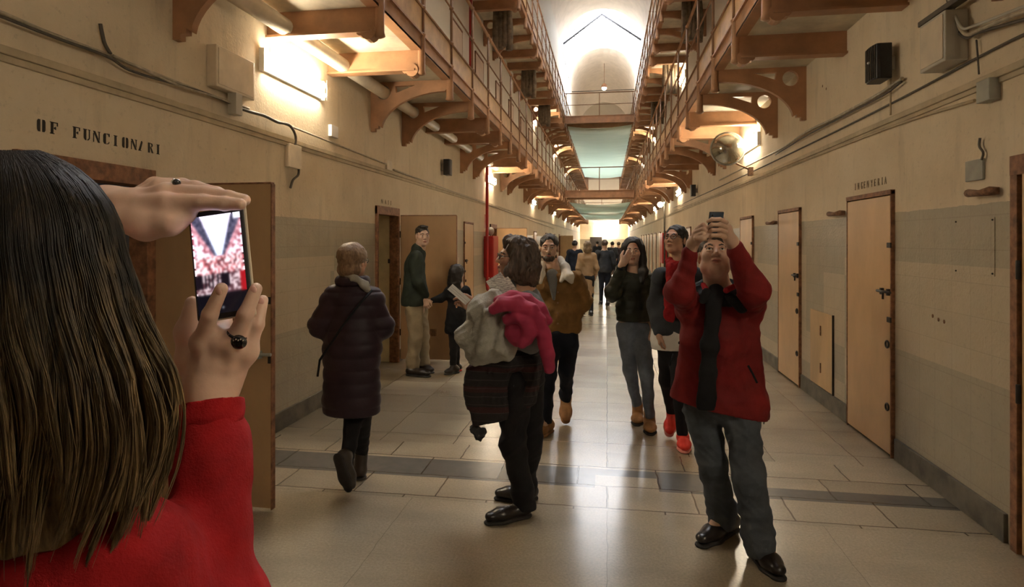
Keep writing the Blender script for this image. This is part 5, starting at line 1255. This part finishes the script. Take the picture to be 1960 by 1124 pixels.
# ================================================= F. girl with long black hair
def girl():
    d0 = 7.5; p = lambda u, v, dd=0: P(u, v, d0+dd)
    pr = Person('girl with long black hair and black coat reaching for the man\'s hand', p(868, 700))
    fa = unit(Fv+Rv*.5); R = frame(Fv*.8+Rv*.6); hc = p(876, 524); nb = p(877, 545)
    shL, shR = p(860, 556), p(891, 556); pel = p(872, 618)
    S = SDF(k=.025); head_sdf(S, hc, R, .88, nb, .042); torso(S, shL, shR, pel, .04, .095, .11, fa, .75); S.cone(nb, (shL+shR)/2, .045, .05)
    elL, wrL = p(843, 572, -.02), p(822, 577, -.04); elR, wrR = p(900, 585, .03), p(893, 610, .12)
    S.chain([shL, elL, wrL], [.036, .03, .023]); S.chain([shR, elR, wrR], [.036, .03, .023]); hand_sdf(S, wrL, unit(-Rv), unit(-Uv), unit(Fv), .8, (.7,)*4)
    k1, a1 = p(868, 660), Q(868, .10, 7.5); k2, a2 = p(874, 660, .05), Q(873, .10, 7.62)
    S.chain([p(867, 625), k1, a1], [.06, .042, .032]); S.chain([p(877, 625), k2, a2], [.06, .042, .032]); pr.body(S, 'skin', .0075)
    J = SDF(k=.04); torso(J, p(861, 562), p(890, 562), p(872, 627), .06, .115, .145, fa, .8, .05); J.chain([shL, elL, wrL+unit(elL-wrL)*.04], [.055, .045, .034]); J.chain([shR, elR, wrR], [.06, .052, .042]); J.clip(p(872, 641), -Uv+Rv*-.1); J.disp(folds(71, .007, 22)); pr.part('coat', J, 'blackcl', .009)
    T = SDF(k=.03); T.chain([p(867, 630), k1, Q(868, .09, 7.5)], [.068, .050, .042]); T.chain([p(877, 630), k2, Q(873, .09, 7.62)], [.068, .050, .042]); T.disp(folds(72, .004, 30)); pr.part('leggings', T, 'tights', .009)
    shoe(pr, Q(874, .038, 7.52), Q(852, .038, 7.42), r=.038, ankle=Q(868, .09, 7.5)); shoe(pr, Q(879, .038, 7.64), Q(862, .038, 7.62), r=.036, ankle=Q(873, .09, 7.62), mat='shoe', sole='redshoe')
    H = SDF(k=.04); L = lambda x, y, z: hc+.88*(x*R[0]+y*R[1]+z*R[2])
    H.ell(L(0, -.02, .04), (.090, .100, .088), R); H.ell(L(0, -.06, -.06), (.098, .065, .12), R); H.ell(L(-.01, -.07, -.20), (.105, .055, .14), R); H.ell(L(0, .10, -.03), (.065, .065, .10), R, op=-1, k=.012); H.disp(folds(73, .006, 40, (1, 1, .2))); pr.part('hair', H, 'hair_black', .0065)
    face_bits(pr.o, pr.org, hc, R, .88, 'hair_black')
girl()
# ================================================= G. young woman with hand at her face
def girl_black():
    d0 = 5.3; p = lambda u, v, dd=0: P(u, v, d0+dd)
    pr = Person('young woman with long dark hair, black padded jacket and hand at her mouth', p(1225, 800))
    fa = unit(nF+Rv*-.05); R = frame(nF+Rv*-.28); hc = p(1212, 481); nb = p(1213, 518)
    shL, shR = p(1186, 536), p(1240, 536); pel = p(1212, 620)
    S = SDF(k=.03); head_sdf(S, hc, R, .97, nb, .046); torso(S, shL, shR, pel, .05, .12, .13, fa, .7); S.cone(nb, (shL+shR)/2, .05, .06)
    elL, wrL = p(1173, 562, -.12), p(1192, 504, -.24); elR, wrR = p(1252, 580, .06), p(1246, 625, -.02)
    S.chain([shL, elL, wrL], [.045, .036, .026]); S.chain([shR, elR, wrR], [.045, .036, .026])
    hand_sdf(S, wrL, unit(p(1218, 472, -.20)-wrL), unit(Fv+Uv*.2), unit(Uv-Rv*.2), .92, (.25, .3, .4, .5), .06, .6)
    hand_sdf(S, wrR, unit(-Uv), unit(-Rv), unit(nF), .92, (.6,)*4)
    k1, a1 = Q(1206, .50, 5.36), Q(1220, .14, 5.50); k2, a2 = Q(1238, .50, 5.18), Q(1243, .13, 5.26)
    S.chain([p(1200, 635), k1, a1], [.075, .05, .034]); S.chain([p(1226, 635), k2, a2], [.075, .05, .034]); pr.body(S, 'skin', .006)
    J = SDF(k=.045); torso(J, p(1189, 540), p(1238, 540), p(1211, 592), .07, .135, .15, fa, .75, .06); J.chain([shL, elL, wrL+unit(elL-wrL)*.05], [.070, .062, .044]); J.chain([shR, elR, wrR+unit(elR-wrR)*.03], [.066, .056, .044]); J.ell(elL, .06)
    J.cone(p(1212,600),p(1212,612),.145,.145,flat=(fa,.78)); J.clip(p(1211, 614), -Uv); J.disp(both(folds(81, .007, 20), quilt(1.2, .07, .006))); pr.part('jacket', J, 'olive', .008)
    T = SDF(k=.03); T.ell(p(1212, 628), (.15, .11, .11), frame(fa)); T.chain([p(1200, 640), k1, a1], [.086, .060, .043]); T.chain([p(1227, 640), k2, a2], [.086, .060, .043]); T.disp(folds(82, .005, 28)); pr.part('jeans', T, 'jeanbl', .008)
    shoe(pr, Q(1221, .045, 5.56), Q(1219, .045, 5.36), mat='tanboot', r=.045, ankle=Q(1220, .15, 5.50), ra=.05, high=.03); shoe(pr, Q(1243, .045, 5.32), Q(1245, .045, 5.10), mat='tanboot', r=.046, ankle=Q(1243, .15, 5.27), ra=.05, high=.03)
    H = SDF(k=.035); L = lambda x, y, z: hc+.97*(x*R[0]+y*R[1]+z*R[2])
    H.ell(L(0, -.02, .045), (.092, .104, .090), R); H.ell(L(0, -.07, -.06), (.105, .055, .13), R)
    for sx in (-1, 1): H.chain([L(sx*.075, .02, .03), L(sx*.088, .02, -.08), L(sx*.095, .04, -.18), L(sx*.085, .07, -.28)], [.030, .034, .036, .022])
    H.ell(L(0, .11, -.005), (.060, .085, .100), R, op=-1, k=.01); H.disp(folds(83, .006, 45, (1, 1, .25))); pr.part('hair', H, 'hair_black', .0055)
    face_bits(pr.o, pr.org, hc, R, .97, 'hair_black')
    pr.mb('cuff', MB().tube([wrL+unit(elL-wrL)*.02, wrL+unit(elL-wrL)*.05], [.036, .044], 12), 'navy')
girl_black()
# ================================================= H. woman with glasses and red scarf
def woman_scarf():
    d0 = 4.85; p = lambda u, v, dd=0: P(u, v, d0+dd)
    pr = Person('woman with glasses and red scarf half hidden behind the man in red', p(1290, 820))
    fa = unit(nF-Rv*.25); R = frame(nF*.80-Rv*.75+Uv*.25); hc = p(1293, 459); nb = p(1302, 502)
    shL, shR = p(1264, 528), p(1334, 528, .05); pel = p(1284, 640)
    S = SDF(k=.03); head_sdf(S, hc, R, 1.0, nb, .048); torso(S, shL, shR, pel, .05, .13, .13, fa, .7); S.cone(nb, (shL+shR)/2, .05, .06)
    elL, wrL = p(1254, 586, .05), p(1262, 640, -.05); elR, wrR = p(1346, 590, .08), p(1335, 645, 0)
    S.chain([shL, elL, wrL], [.045, .036, .026]); S.chain([shR, elR, wrR], [.045, .036, .026]); hand_sdf(S, wrL, -Uv, unit(Rv), nF, .92, (.6,)*4); hand_sdf(S, wrR, -Uv, unit(-Rv), nF, .92, (.6,)*4)
    k1, a1 = Q(1276, .50, 4.98), Q(1286, .17, 5.20); k2, a2 = Q(1300, .50, 4.78), Q(1306, .12, 4.82)
    S.chain([p(1277, 655), k1, a1], [.075, .05, .034]); S.chain([p(1297, 655), k2, a2], [.075, .05, .034]); pr.body(S, 'skin2', .006)
    J = SDF(k=.045); torso(J, p(1266, 533), p(1330, 533, .05), p(1283, 622), .07, .14, .155, fa, .75, .06); J.chain([shL, elL, wrL+unit(elL-wrL)*.02], [.066, .056, .044]); J.chain([shR, elR, wrR+unit(elR-wrR)*.02], [.066, .056, .044]); J.clip(p(1284, 641), -Uv); J.disp(folds(91, .008, 20)); pr.part('coat', J, 'charc', .008)
    W_ = SDF(k=.03); W_.cone(p(1282, 635), p(1281, 655), .15, .15, flat=(fa, .7)); W_.clip(p(1282, 669), -Uv); W_.clip(p(1282, 618), Uv); W_.disp(folds(92, .005, 30)); pr.part('shirt', W_, 'whitecl', .008)
    K = SDF(k=.03); K.chain([p(1281, 500, -.05), p(1288, 512, -.12), p(1306, 510, -.12), p(1326, 498, -.04)], [.034, .042, .044, .036]); K.chain([p(1286, 515, -.13), p(1282, 560, -.17), p(1282, 605, -.18)], [.04, .045, .042], flat=(fa, .5)); K.chain([p(1302, 515, -.14), p(1306, 560, -.17), p(1303, 600, -.16)], [.045, .05, .045], flat=(fa, .5))
    K.disp(both(folds(93, .009, 30, (1.5, 1.5, .5)), folds(94, .004, 70))); pr.part('scarf', K, 'scarf', .006)
    T = SDF(k=.03); T.ell(p(1286, 650), (.135, .10, .10), frame(fa)); T.chain([p(1277, 655), k1, a1], [.083, .060, .045]); T.chain([p(1297, 655), k2, a2], [.083, .060, .045]); T.disp(folds(95, .002, 28)); pr.part('leggings', T, 'tights', .008)
    shoe(pr, Q(1287, .15, 5.24), Q(1281, .055, 5.02), up=unit(Uv+nF*.6), mat='redshoe', r=.044, ankle=Q(1286, .19, 5.20), sole='whitesole', laces=True); shoe(pr, Q(1307, .045, 4.88), Q(1311, .048, 4.66), mat='redshoe', r=.045, ankle=Q(1306, .11, 4.83), sole='whitesole', laces=True)
    H = SDF(k=.03); L = lambda x, y, z: hc+(x*R[0]+y*R[1]+z*R[2])
    H.ell(L(0, -.02, .040), (.085, .102, .088), R); H.ell(L(0, -.12, .02), (.04, .035, .04), R); H.ell(L(0, -.055, -.03), (.075, .06, .06), R); H.ell(L(0, .115, -.010), (.074, .078, .100), R, op=-1, k=.01); H.disp(folds(96, .004, 60)); pr.part('hair', H, 'hair_black', .005)
    face_bits(pr.o, pr.org, hc, R, 1.0, 'hair_black', glasses='black')
M['whitesole'] = plain('coral_sole', (.70, .25, .2), .6, .05, 10)
woman_scarf()
# ================================================= background walkers
def walker(label, u, d, H, top, bottom, hair, away=True, coatlen=.55, wid=.17, stride=.12, longhair=False, shoe_m='shoe', h=.014):
    c = Q(u, 0, d); up = lambda x, y, z: c+Rv*x+Fv*y+Uv*z*H
    f = Fv if away else nF
    pr = Person(label, c); R = frame(f); hc = up(0, 0, .935); s = .96*H/1.7; nb = up(0, 0, .855)
    a, b = up(-wid*.9, 0, .81), up(wid*.9, 0, .81); pel = up(0, 0, .53)
    S = SDF(k=.03); head_sdf(S, hc, R, s, nb, .05); torso(S, a, b, pel, .05, .12, .13, f, .7)
    k1, a1 = up(-.075, .02, .28), up(-.07, stride, .06); k2, a2 = up(.075, -.02, .28), up(.07, -stride, .06)
    e1, w1 = up(-wid-.055, -.03, .64), up(-wid-.03, .08, .52); e2, w2 = up(wid+.055, -.03, .64), up(wid+.03, .08, .52)
    S.chain([a, e1, w1], [.045, .038, .028]); S.chain([b, e2, w2], [.045, .038, .028]); hand_sdf(S, w1, -Uv, Rv, f, .95, (.6,)*4); hand_sdf(S, w2, -Uv, -Rv, f, .95, (.6,)*4)
    S.chain([up(-.08, 0, .5), k1, a1], [.075, .05, .036]); S.chain([up(.08, 0, .5), k2, a2], [.075, .05, .036]); pr.body(S, 'skin', h*.7)
    J = SDF(k=.045); torso(J, a-Uv*.02, b-Uv*.02, up(0, 0, coatlen-.06), .07, .14, wid+.005, f, .75, .06); J.chain([a, e1, w1+Uv*.04], [.068, .058, .045]); J.chain([b, e2, w2+Uv*.04], [.068, .058, .045]); J.clip(up(0, 0, coatlen-.10), -Uv); J.disp(folds(int(u), .007, 18)); pr.part('coat', J, top, h)
    T = SDF(k=.03); T.ell(up(0, 0, .51), (.155, .12, .11), R); T.chain([up(-.08, 0, .5), k1, a1], [.088, .062, .05]); T.chain([up(.08, 0, .5), k2, a2], [.088, .062, .05]); pr.part('trousers', T, bottom, h)
    for an in (a1, a2):
        hl = an.copy(); hl[2] = .045; shoe(pr, hl-f*.04, hl+f*.17, r=.042, ankle=an, mat=shoe_m)
    Hh = SDF(k=.03); L = lambda x, y, z: hc+s*(x*R[0]+y*R[1]+z*R[2]); Hh.ell(L(0, -.02, .04), (.09, .104, .09), R)
    if longhair: Hh.ell(L(0, -.05, -.07), (.10, .07, .10), R)
    Hh.ell(L(0, .115, -.010), (.074, .078, .100), R, op=-1, k=.012); Hh.disp(folds(int(u)+1, .006, 40)); pr.part('hair', Hh, hair, h*.7)
    return pr
walker('woman in a camel coat walking away down the hall', 1124, 13.5, 1.64, 'camel', 'tights', 'hair_fairb', coatlen=.36, wid=.155, longhair=True, stride=.14)
walker('man in black jacket and trousers walking away beside the camel coat', 1157, 15.6, 1.68, 'charc', 'navy', 'hair_greyb', coatlen=.60, wid=.19)
walker('dark-haired person in dark clothes left of the camel coat woman', 1100, 18.0, 1.66, 'navy', 'navy', 'hair_black', wid=.18, stride=.05)
walker('small distant person in dark clothes nearest the centre of the hall', 1172, 27.0, 1.62, 'charc', 'navy', 'hair_dark', stride=.05, h=.02)
walker('small distant person in brown, right of the far dark figure', 1184, 29.0, 1.60, 'plum', 'navy', 'hair_brown', stride=.05, h=.02)
walker('farthest small figure in the hall before the end wall', 1143, 34.0, 1.64, 'charc', 'navy', 'hair_dark', stride=.05, h=.02)
# ================================================= I. foreground woman photographing with a smartphone
M['wavehair'] = None
def ombre():
    m, nt, b = mk('ombre_hair'); k = NB(nt); g = k.obj(); x, y, z = k.sep(g)
    n = k.noise(k.mapv(g, (9, 9, .9)), 5, 4, .7); n2 = k.noise(k.mapv(g, (22, 22, .9)), 5, 4, .65)
    t = k.ramp(k.math('ADD', z, k.math('MULTIPLY', n, .10)), [(0, 0), (1, 1)])
    mr = k.n('ShaderNodeMapRange'); k.l(k.math('ADD', z, k.math('MULTIPLY', k.math('SUBTRACT', n, .5), .42)), mr.inputs[0]); mr.inputs[1].default_value = 1.66; mr.inputs[2].default_value = 1.43
    dark = k.mix(n2, (.006, .005, .004), (.024, .018, .013)); li = k.mix(k.ramp(n2, [(.35, 0), (.65, 1)]), (.050, .032, .016), (.27, .175, .08))
    k.l(k.mix(mr.outputs[0], dark, li), b.inputs['Base Color']); b.inputs['Roughness'].default_value = .5; b.inputs['Specular IOR Level'].default_value = .22
    return m
M['ombre'] = ombre()
def woman_front():
    p = P; hc = p(5, 505, .645); R = frame(Fv+Rv*.25)
    pr = Person('woman in bright red fleece with long ombre hair photographing, seen from behind', p(5, 800, .64))
    nb = p(0, 760, .62); shR, shL = p(215, 1100, .63), p(-300, 1090, .66)
    wrR, elR = p(402, 745, .80), p(415, 1180, .73); wrL, elL = p(205, 398, .84), p(-220, 660, .86)
    pel = Q(0, .95, .62); S = SDF(k=.03)
    head_sdf(S, hc, R, .94, nb, .05); torso(S, shL, shR, pel, .05, .12, .14, Fv, .7); S.cone(nb, (shL+shR)/2, .05, .06)
    hipc = pel; S.chain([hipc-Rv*.08, Q(0, .5, .62)-Rv*.09, Q(0, .1, .6)-Rv*.09], [.08, .05, .04]); S.chain([hipc+Rv*.08, Q(0, .5, .62)+Rv*.09, Q(0, .1, .6)+Rv*.09], [.08, .05, .04])
    S.chain([shR, elR, wrR-(wrR-elR)*.25], [.045, .04, .032]); S.chain([shL, elL, wrL-(wrL-elL)*.2], [.045, .04, .032])
    # fine mesh for wrists and hands
    A = SDF(k=.004)
    A.chain([wrR-unit(wrR-elR)*.13, wrR-unit(wrR-elR)*.05, wrR], [.031, .027, .028], k=.02)
    # right hand, back towards the camera
    A.ell(p(418, 700, .805), (.036, .019, .045), np.array([unit(Rv+Uv*.10), Fv, unit(Uv-Rv*.1)]), k=.02)
    A.cone(wrR, p(412, 705, .803), .028, .027, k=.02)
    A.chain([p(398, 700, .80), p(388, 655, .792), p(402, 602, .772), p(424, 553, .766)], [.014, .0125, .0098, .0080])       # index, on the screen
    A.chain([p(420, 700, .80), p(418, 645, .795), p(430, 622, .815), p(432, 596, .838)], [.014, .0122, .0098, .0088])       # middle, under the phone
    A.chain([p(438, 700, .80), p(448, 656, .792), p(470, 602, .784), p(490, 553, .792)], [.014, .0125, .0100, .0080])       # ring finger
    A.chain([p(452, 712, .805), p(472, 672, .802), p(492, 622, .800), p(503, 575, .812)], [.013, .0112, .0090, .0072])      # little finger
    A.chain([p(388, 735, .81), p(362, 690, .82), p(356, 635, .825), p(368, 580, .83)], [.018, .0155, .0125, .0095], k=.014) # thumb
    for u, v, d_ in ((388, 657, .794), (418, 648, .796), (448, 658, .794), (472, 674, .803)): A.ell(p(u, v, d_), .0130, k=.016)
    # left hand, flat over the phone
    A.chain([wrL-unit(wrL-elL)*.14, wrL-unit(wrL-elL)*.05, wrL], [.032, .028, .027], k=.02)
    A.ell(p(258, 396, .832), (.046, .040, .019), np.array([unit(Rv+Uv*.05), unit(Fv-Uv*.25), unit(Uv+Fv*.25)]), k=.02); A.cone(wrL, p(260, 398, .832), .027, .024, k=.02)
    A.chain([p(275, 402, .80), p(322, 388, .797), p(388, 387, .792), p(430, 390, .790), p(460, 391, .789)], [.014, .0125, .0105, .0092, .0078])
    A.chain([p(275, 388, .82), p(318, 368, .815), p(392, 371, .81), p(438, 378, .806), p(468, 383, .804)], [.014, .0125, .0105, .0092, .0080])
    A.chain([p(270, 378, .835), p(308, 358, .83), p(374, 360, .828), p(415, 370, .825), p(440, 378, .822)], [.0135, .012, .0100, .0088, .0076])
    A.chain([p(262, 378, .85), p(296, 354, .85), p(350, 354, .848), p(384, 364, .845), p(404, 374, .842)], [.013, .011, .0092, .0080, .0070])
    A.chain([p(238, 418, .80), p(280, 432, .793), p(325, 428, .79), p(362, 414, .80)], [.020, .0175, .0135, .0095], k=.016)
    for a_, b_, r_ in ((p(260, 372, .812), p(312, 368, .806), .0035), (p(255, 384, .80), p(315, 384, .79), .0035), (p(396, 700, .787), p(391, 668, .783), .003), (p(419, 700, .787), p(419, 665, .783), .003), (p(440, 702, .788), p(446, 670, .785), .003)): A.cone(a_, b_, r_, r_, k=.016)
    ex = A.mesh(.0022)
    V1, Q1 = ex
    pr.body(S, 'skin3', .008, extra=[(V1, Q1)])
    # nails
    def nail(c, nr, lg, w=.0055, l=.007):
        nr = unit(nr); lg = unit(lg-nr*np.dot(lg, nr)); sd = np.cross(nr, lg); m = MB()
        m.obox(c, (sd, lg, nr), (w, l, .0008)); return m
    M['nail'] = plain('nail', (.60, .34, .28), .3, .05, 20)
    for a, b, c_ in ((p(402, 602, .772), p(424, 553, .766), nF), (p(470, 602, .784), p(490, 553, .792), nF), (p(492, 622, .8), p(503, 575, .812), nF)):
        dd = unit(b-a); o = pr.mb('fingernail', MB().ball(b-dd*.002+nF*.0050, (.0052, .0040, .0068), 10, 8), 'nail')
    pass
    # fleece
    J = SDF(k=.035)
    J.chain([p(402, 785, .797), p(398, 880, .775), p(400, 1020, .75), elR], [.038, .041, .047, .054]); J.chain([elR, shR], [.056, .066]); J.ell(elR, .055)
    J.chain([p(150, 415, .84)-Rv*.03, elL], [.042, .06]); J.chain([elL, shL], [.062, .07])
    torso(J, shL, shR, Q(0, 1.0, .62), .068, .14, .17, Fv, .7, .05); J.cone(nb+Uv*-.02, nb-Uv*.06, .065, .085); J.clip(Q(0, .93, .6), -Uv)
    dn = unit(elR-wrR); J.clip(p(402, 768, .80), unit(-dn*1.0+0*Uv))if False else None
    J.disp(both(folds(101, .0055, 22), folds(102, .0015, 60))); 
    V, Qd = J.mesh(.005)
    pr2 = np_mesh('fleece_jacket', V, Qd, M['redfl'], pr.o, pr.org)
    C = SDF(k=.01); ax = unit(elR-p(402, 768, .80)); C.cone(p(402, 778, .799), p(402, 800, .795), .0415, .042, k=.005); C.clip(p(402, 769, .799), -ax); C.disp(folds(103, .002, 90)); pr.part('cuff', C, 'redfl', .003)
    T = SDF(k=.04); T.ell(pel, (.17, .13, .12)); T.chain([hipc-Rv*.09, Q(0, .5, .62)-Rv*.10, Q(0, .08, .6)-Rv*.1], [.10, .07, .06]); T.chain([hipc+Rv*.09, Q(0, .5, .62)+Rv*.10, Q(0, .08, .6)+Rv*.1], [.10, .07, .06]); pr.part('jeans', T, 'navy', .012)
    for sx in (-1, 1): b_ = Q(0, .045, .58)+Rv*sx*.09; shoe(pr, b_, b_+Fv*.2, r=.045, ankle=b_+Uv*.05)
    # rings
    def ring(c, ax, r, th, mat, name='ring', stones=None):
        ax = unit(ax); a = unit(np.cross(ax, Uv+.1*Rv)); b = np.cross(ax, a); m = MB().tube([c+r*(math.cos(t)*a+math.sin(t)*b) for t in np.linspace(0, 2*math.pi, 25)], th, 8, False)
        if stones is not None:
            for q in stones: m.ball(q, .0042, 8, 6)
        return pr.mb(name, m, mat)
    M['onyx'] = plain('black_stone', (.008, .008, .01), .08, .1, 20, spec=.9); M['silver'] = plain('silver', (.55, .52, .48), .25, .05, 10, metal=1)
    rc = p(455, 640, .789); ringax = p(470, 602, .784)-p(448, 656, .792)
    ro = ring(rc, ringax, .0118, .0022, 'onyx')
    m = MB().ball(p(456, 655, .778), (.0125, .005, .0095), 14, 10); so = pr.mb('ring_stone', m, 'onyx', ro)
    m = MB(); 
    for i in range(5): m.ball(p(447+4.5*i, 652-2*(i % 2), .7715), .0012, 6, 4)
    pr.mb('sparkle', m, 'silver', ro)
    r2 = ring(p(336, 358, .829), Rv, .0108, .0014, 'silver'); pr.mb('ring_stone', MB().ball(p(338, 350, .811), .0055, 10, 8), 'onyx', r2)
    # hair: base mass plus modelled strands
    cu = lambda v: np.interp(v, [280, 480, 600, 720, 850, 1000, 1200], [0, 5, 20, 45, 50, 40, 0])
    hw = lambda v: np.where(v < 480, 232*np.sqrt(np.clip(1-((480-v)/203.)**2, 0, 1)), np.interp(v, [480, 540, 600, 660, 720, 800, 900, 1000, 1200], [232, 245, 252, 262, 272, 274, 266, 240, 190]))
    H = SDF(k=.03); D_ = .64
    H.ell(p(5, 484, D_), (.112, .078, .098), frame(Fv))
    vs = [585, 660, 740, 850, 950]
    for a, b in zip(vs[:-1], vs[1:]): H.cone(p(cu(a), a, D_-.005), p(cu(b), b, D_-.01), hw(a)/FPX*D_*.86, hw(b)/FPX*D_*.88, flat=(Fv, .62), k=.02)
    H.disp(both(folds(104, .004, 60, (1, 1, .12)), folds(105, .006, 22, (1, 1, .15)))); H.clip(p(0, 1010, .62), -Uv)
    ho = pr.part('hair', H, 'ombre', .0045)
    rs = np.random.RandomState(7); m = MB(); n_s = 5200; npt = 20
    VV = []; FF = []; base = 0
    nl = 46; lk = []                      # locks: each has its own wave, lift and end
    for q in range(nl): lk.append((-1+2*(q+.5)/nl+rs.normal()*.01, rs.uniform(.8, 2.2), rs.uniform(0, 6.28), rs.uniform(4, 16), rs.uniform(-.012, .03), rs.uniform(900, 1120)))
    for i in range(n_s):
        q = rs.randint(nl); a0, fr, ph, am, lf, ed = lk[q]; off = rs.normal()*.035
        loose = rs.rand() < .07
        a = np.clip(a0+off, -1, 1); end = ed+rs.normal()*25 if rs.rand() < .85 else rs.uniform(700, 950)
        v0 = 287+rs.uniform(0, 10) if rs.rand() < .7 else rs.uniform(300, 560)
        vv = v0+(end-v0)*np.linspace(0, 1, npt)**1.1
        gth = np.clip((vv-600)/380, 0, 1); phi = (a0+(a-a0)*(1-.75*gth))*1.47
        wv = hw(vv); s_ = np.clip((vv-430)/350, 0, 1)
        wav = np.sin((vv-430)/330*fr*3.0+ph)*am*s_+(rs.normal()*9*s_**2 if loose else rs.normal()*1.5*s_)
        lift = 1.005+lf*s_+rs.normal()*.010+(.03*s_ if loose else 0)
        u_ = cu(vv)+wv*np.sin(phi)*lift+wav
        dd = D_-(wv/FPX*D_)*.66*np.cos(phi)*lift-.004-.006*np.cos((vv-430)/330*fr*3.0+ph)*s_-.010*(1-abs(a0+off-a0)/.07)*s_
        phi = float(phi[0])
        pts = np.stack([p(uu, v_, d_) for uu, v_, d_ in zip(u_, vv, dd)])
        r_ = rs.uniform(.0005, .0011)*np.interp(np.linspace(0, 1, npt), [0, .1, .8, 1], [.6, 1, .9, .2])
        out = unit(Rv*math.sin(phi)-Fv*math.cos(phi)); sd = np.cross(out, Uv)
        tri = [sd*math.cos(t)+out*math.sin(t) for t in (0, 2.09, 4.19)]
        ring_ = np.stack([pts+r_[:, None]*t for t in tri], 1).reshape(-1, 3); VV.append(ring_)
        idx = base+np.arange(npt-1)[:, None]*3+np.arange(3)[None, :]; nx = base+np.arange(npt-1)[:, None]*3+(np.arange(3)[None, :]+1) % 3
        FF.append(np.stack([idx, nx, nx+3, idx+3], -1).reshape(-1, 4)); base += npt*3
    np_mesh('hair_strands', np.concatenate(VV), np.concatenate(FF), M['ombre'], ho, pr.org)
    # the phone
    C = [p(357, 404, .800), p(464, 397, .800), p(478, 608, .785), p(382, 612, .785)]
    ctr = sum(C)/4; up_ = unit((C[0]+C[1])-(C[2]+C[3])); ax = unit((C[1]+C[2])-(C[0]+C[3])); ax = unit(ax-up_*np.dot(ax, up_)); nz = np.cross(ax, up_)
    if np.dot(nz, nF) < 0: nz = -nz
    hw_, hh_ = .0365, .0725
    g = empty('smartphone', ctr); tag(g, 'black smartphone in the foreground hands, its lit screen showing the hall', 'phone')
    MB().obox(-nz*.004, (ax, up_, nz), (hw_, hh_, .004)).build('case', M['black'], g, .003)
    MB().obox(-nz*.0095, (ax, up_, nz), (hw_+.0015, hh_+.0015, .002)).build('back_cover', M['cream'], g, .002)
    nx_, ny_ = 56, 100; xs = np.linspace(0, 1, nx_+1); ys = np.linspace(0, 1, ny_+1); V = []; 
    sw, sh = hw_*.90, hh_*.90
    V = np.array([ax*(2*x-1)*sw+up_*(1-2*y)*sh+nz*.0006 for y in ys for x in xs]); Qd = np.array([[j*(nx_+1)+i, (j+1)*(nx_+1)+i, (j+1)*(nx_+1)+i+1, j*(nx_+1)+i+1] for j in range(ny_) for i in range(nx_)])
    rr = np.random.RandomState(3); col = np.zeros((ny_, nx_, 3))
    nz2 = rr.rand(ny_, nx_)
    for j in range(ny_):
        for i in range(nx_):
            x = (i+.5)/nx_; y = (j+.5)/ny_; n = nz2[j//2, i//2]; c = (.45, .36, .40)
            if y < .80:
                cx = .50+(y*.04); t = y/.42
                if y < .42:
                    hwid = .27*(1-t)+.05; dx = abs(x-cx)
                    if dx < hwid: c = (.80+.15*(1-t), .88, 1.0)
                    elif dx < hwid+.18*(1-t)+.05: c = (.12+.22*n, .12+.2*n, .18+.22*n)
                    elif dx < hwid+.30*(1-t)+.10: c = (.5+.4*n, .30+.35*n, .34+.36*n)
                    else: c = (.75+.2*n, .70+.2*n, .75+.2*n) if n > .35 else (.5, .22, .26)
                elif y < .60: c = (.92, .80, .82) if n > .45 else ((.60, .30, .32) if n > .2 else (.3, .16, .18))
                else:
                    dk = nz2[1, i//2]
                    c = (.08, .06, .08) if (dk > .42 and y < .74) else ((.75, .66, .68) if n > .5 else (.28, .18, .2))
                    if x > .9: c = (.5, .08, .1)
            else: c = (.055, .05, .065)
            if y > .94 and y < .955 and abs(x-.5) < .02: c = (.9, .9, .9)
            if y < .06 and x > .86: c = (.9, .9, .95)
            col[j, i] = c
    for _ in range(3): col[1:-1, 1:-1] = (col[1:-1, 1:-1]*2+col[:-2, 1:-1]+col[2:, 1:-1]+col[1:-1, :-2]+col[1:-1, 2:])/6
    if np.dot(np.cross(V[Qd[0][1]]-V[Qd[0][0]], V[Qd[0][3]]-V[Qd[0][0]]), nz) < 0: Qd = Qd[:, ::-1]
    ms, nt, b = mk('lit_screen'); k = NB(nt); at = k.n('ShaderNodeAttribute'); at.attribute_name = 'picture'; k.l(at.outputs[0], b.inputs['Emission Color']); b.inputs['Emission Strength'].default_value = SCREEN; b.inputs['Base Color'].default_value = (0, 0, 0, 1); b.inputs['Roughness'].default_value = .2
    so = np_mesh('screen', V, Qd, ms, g); at_ = so.data.color_attributes.new('picture', 'FLOAT_COLOR', 'CORNER')
    cc = np.ones((ny_*nx_, 4, 4), np.float32); cc[:, :, :3] = (col.reshape(-1, 1, 3))**2.0; at_.data.foreach_set('color', cc.ravel())
SCREEN = .75
woman_front()
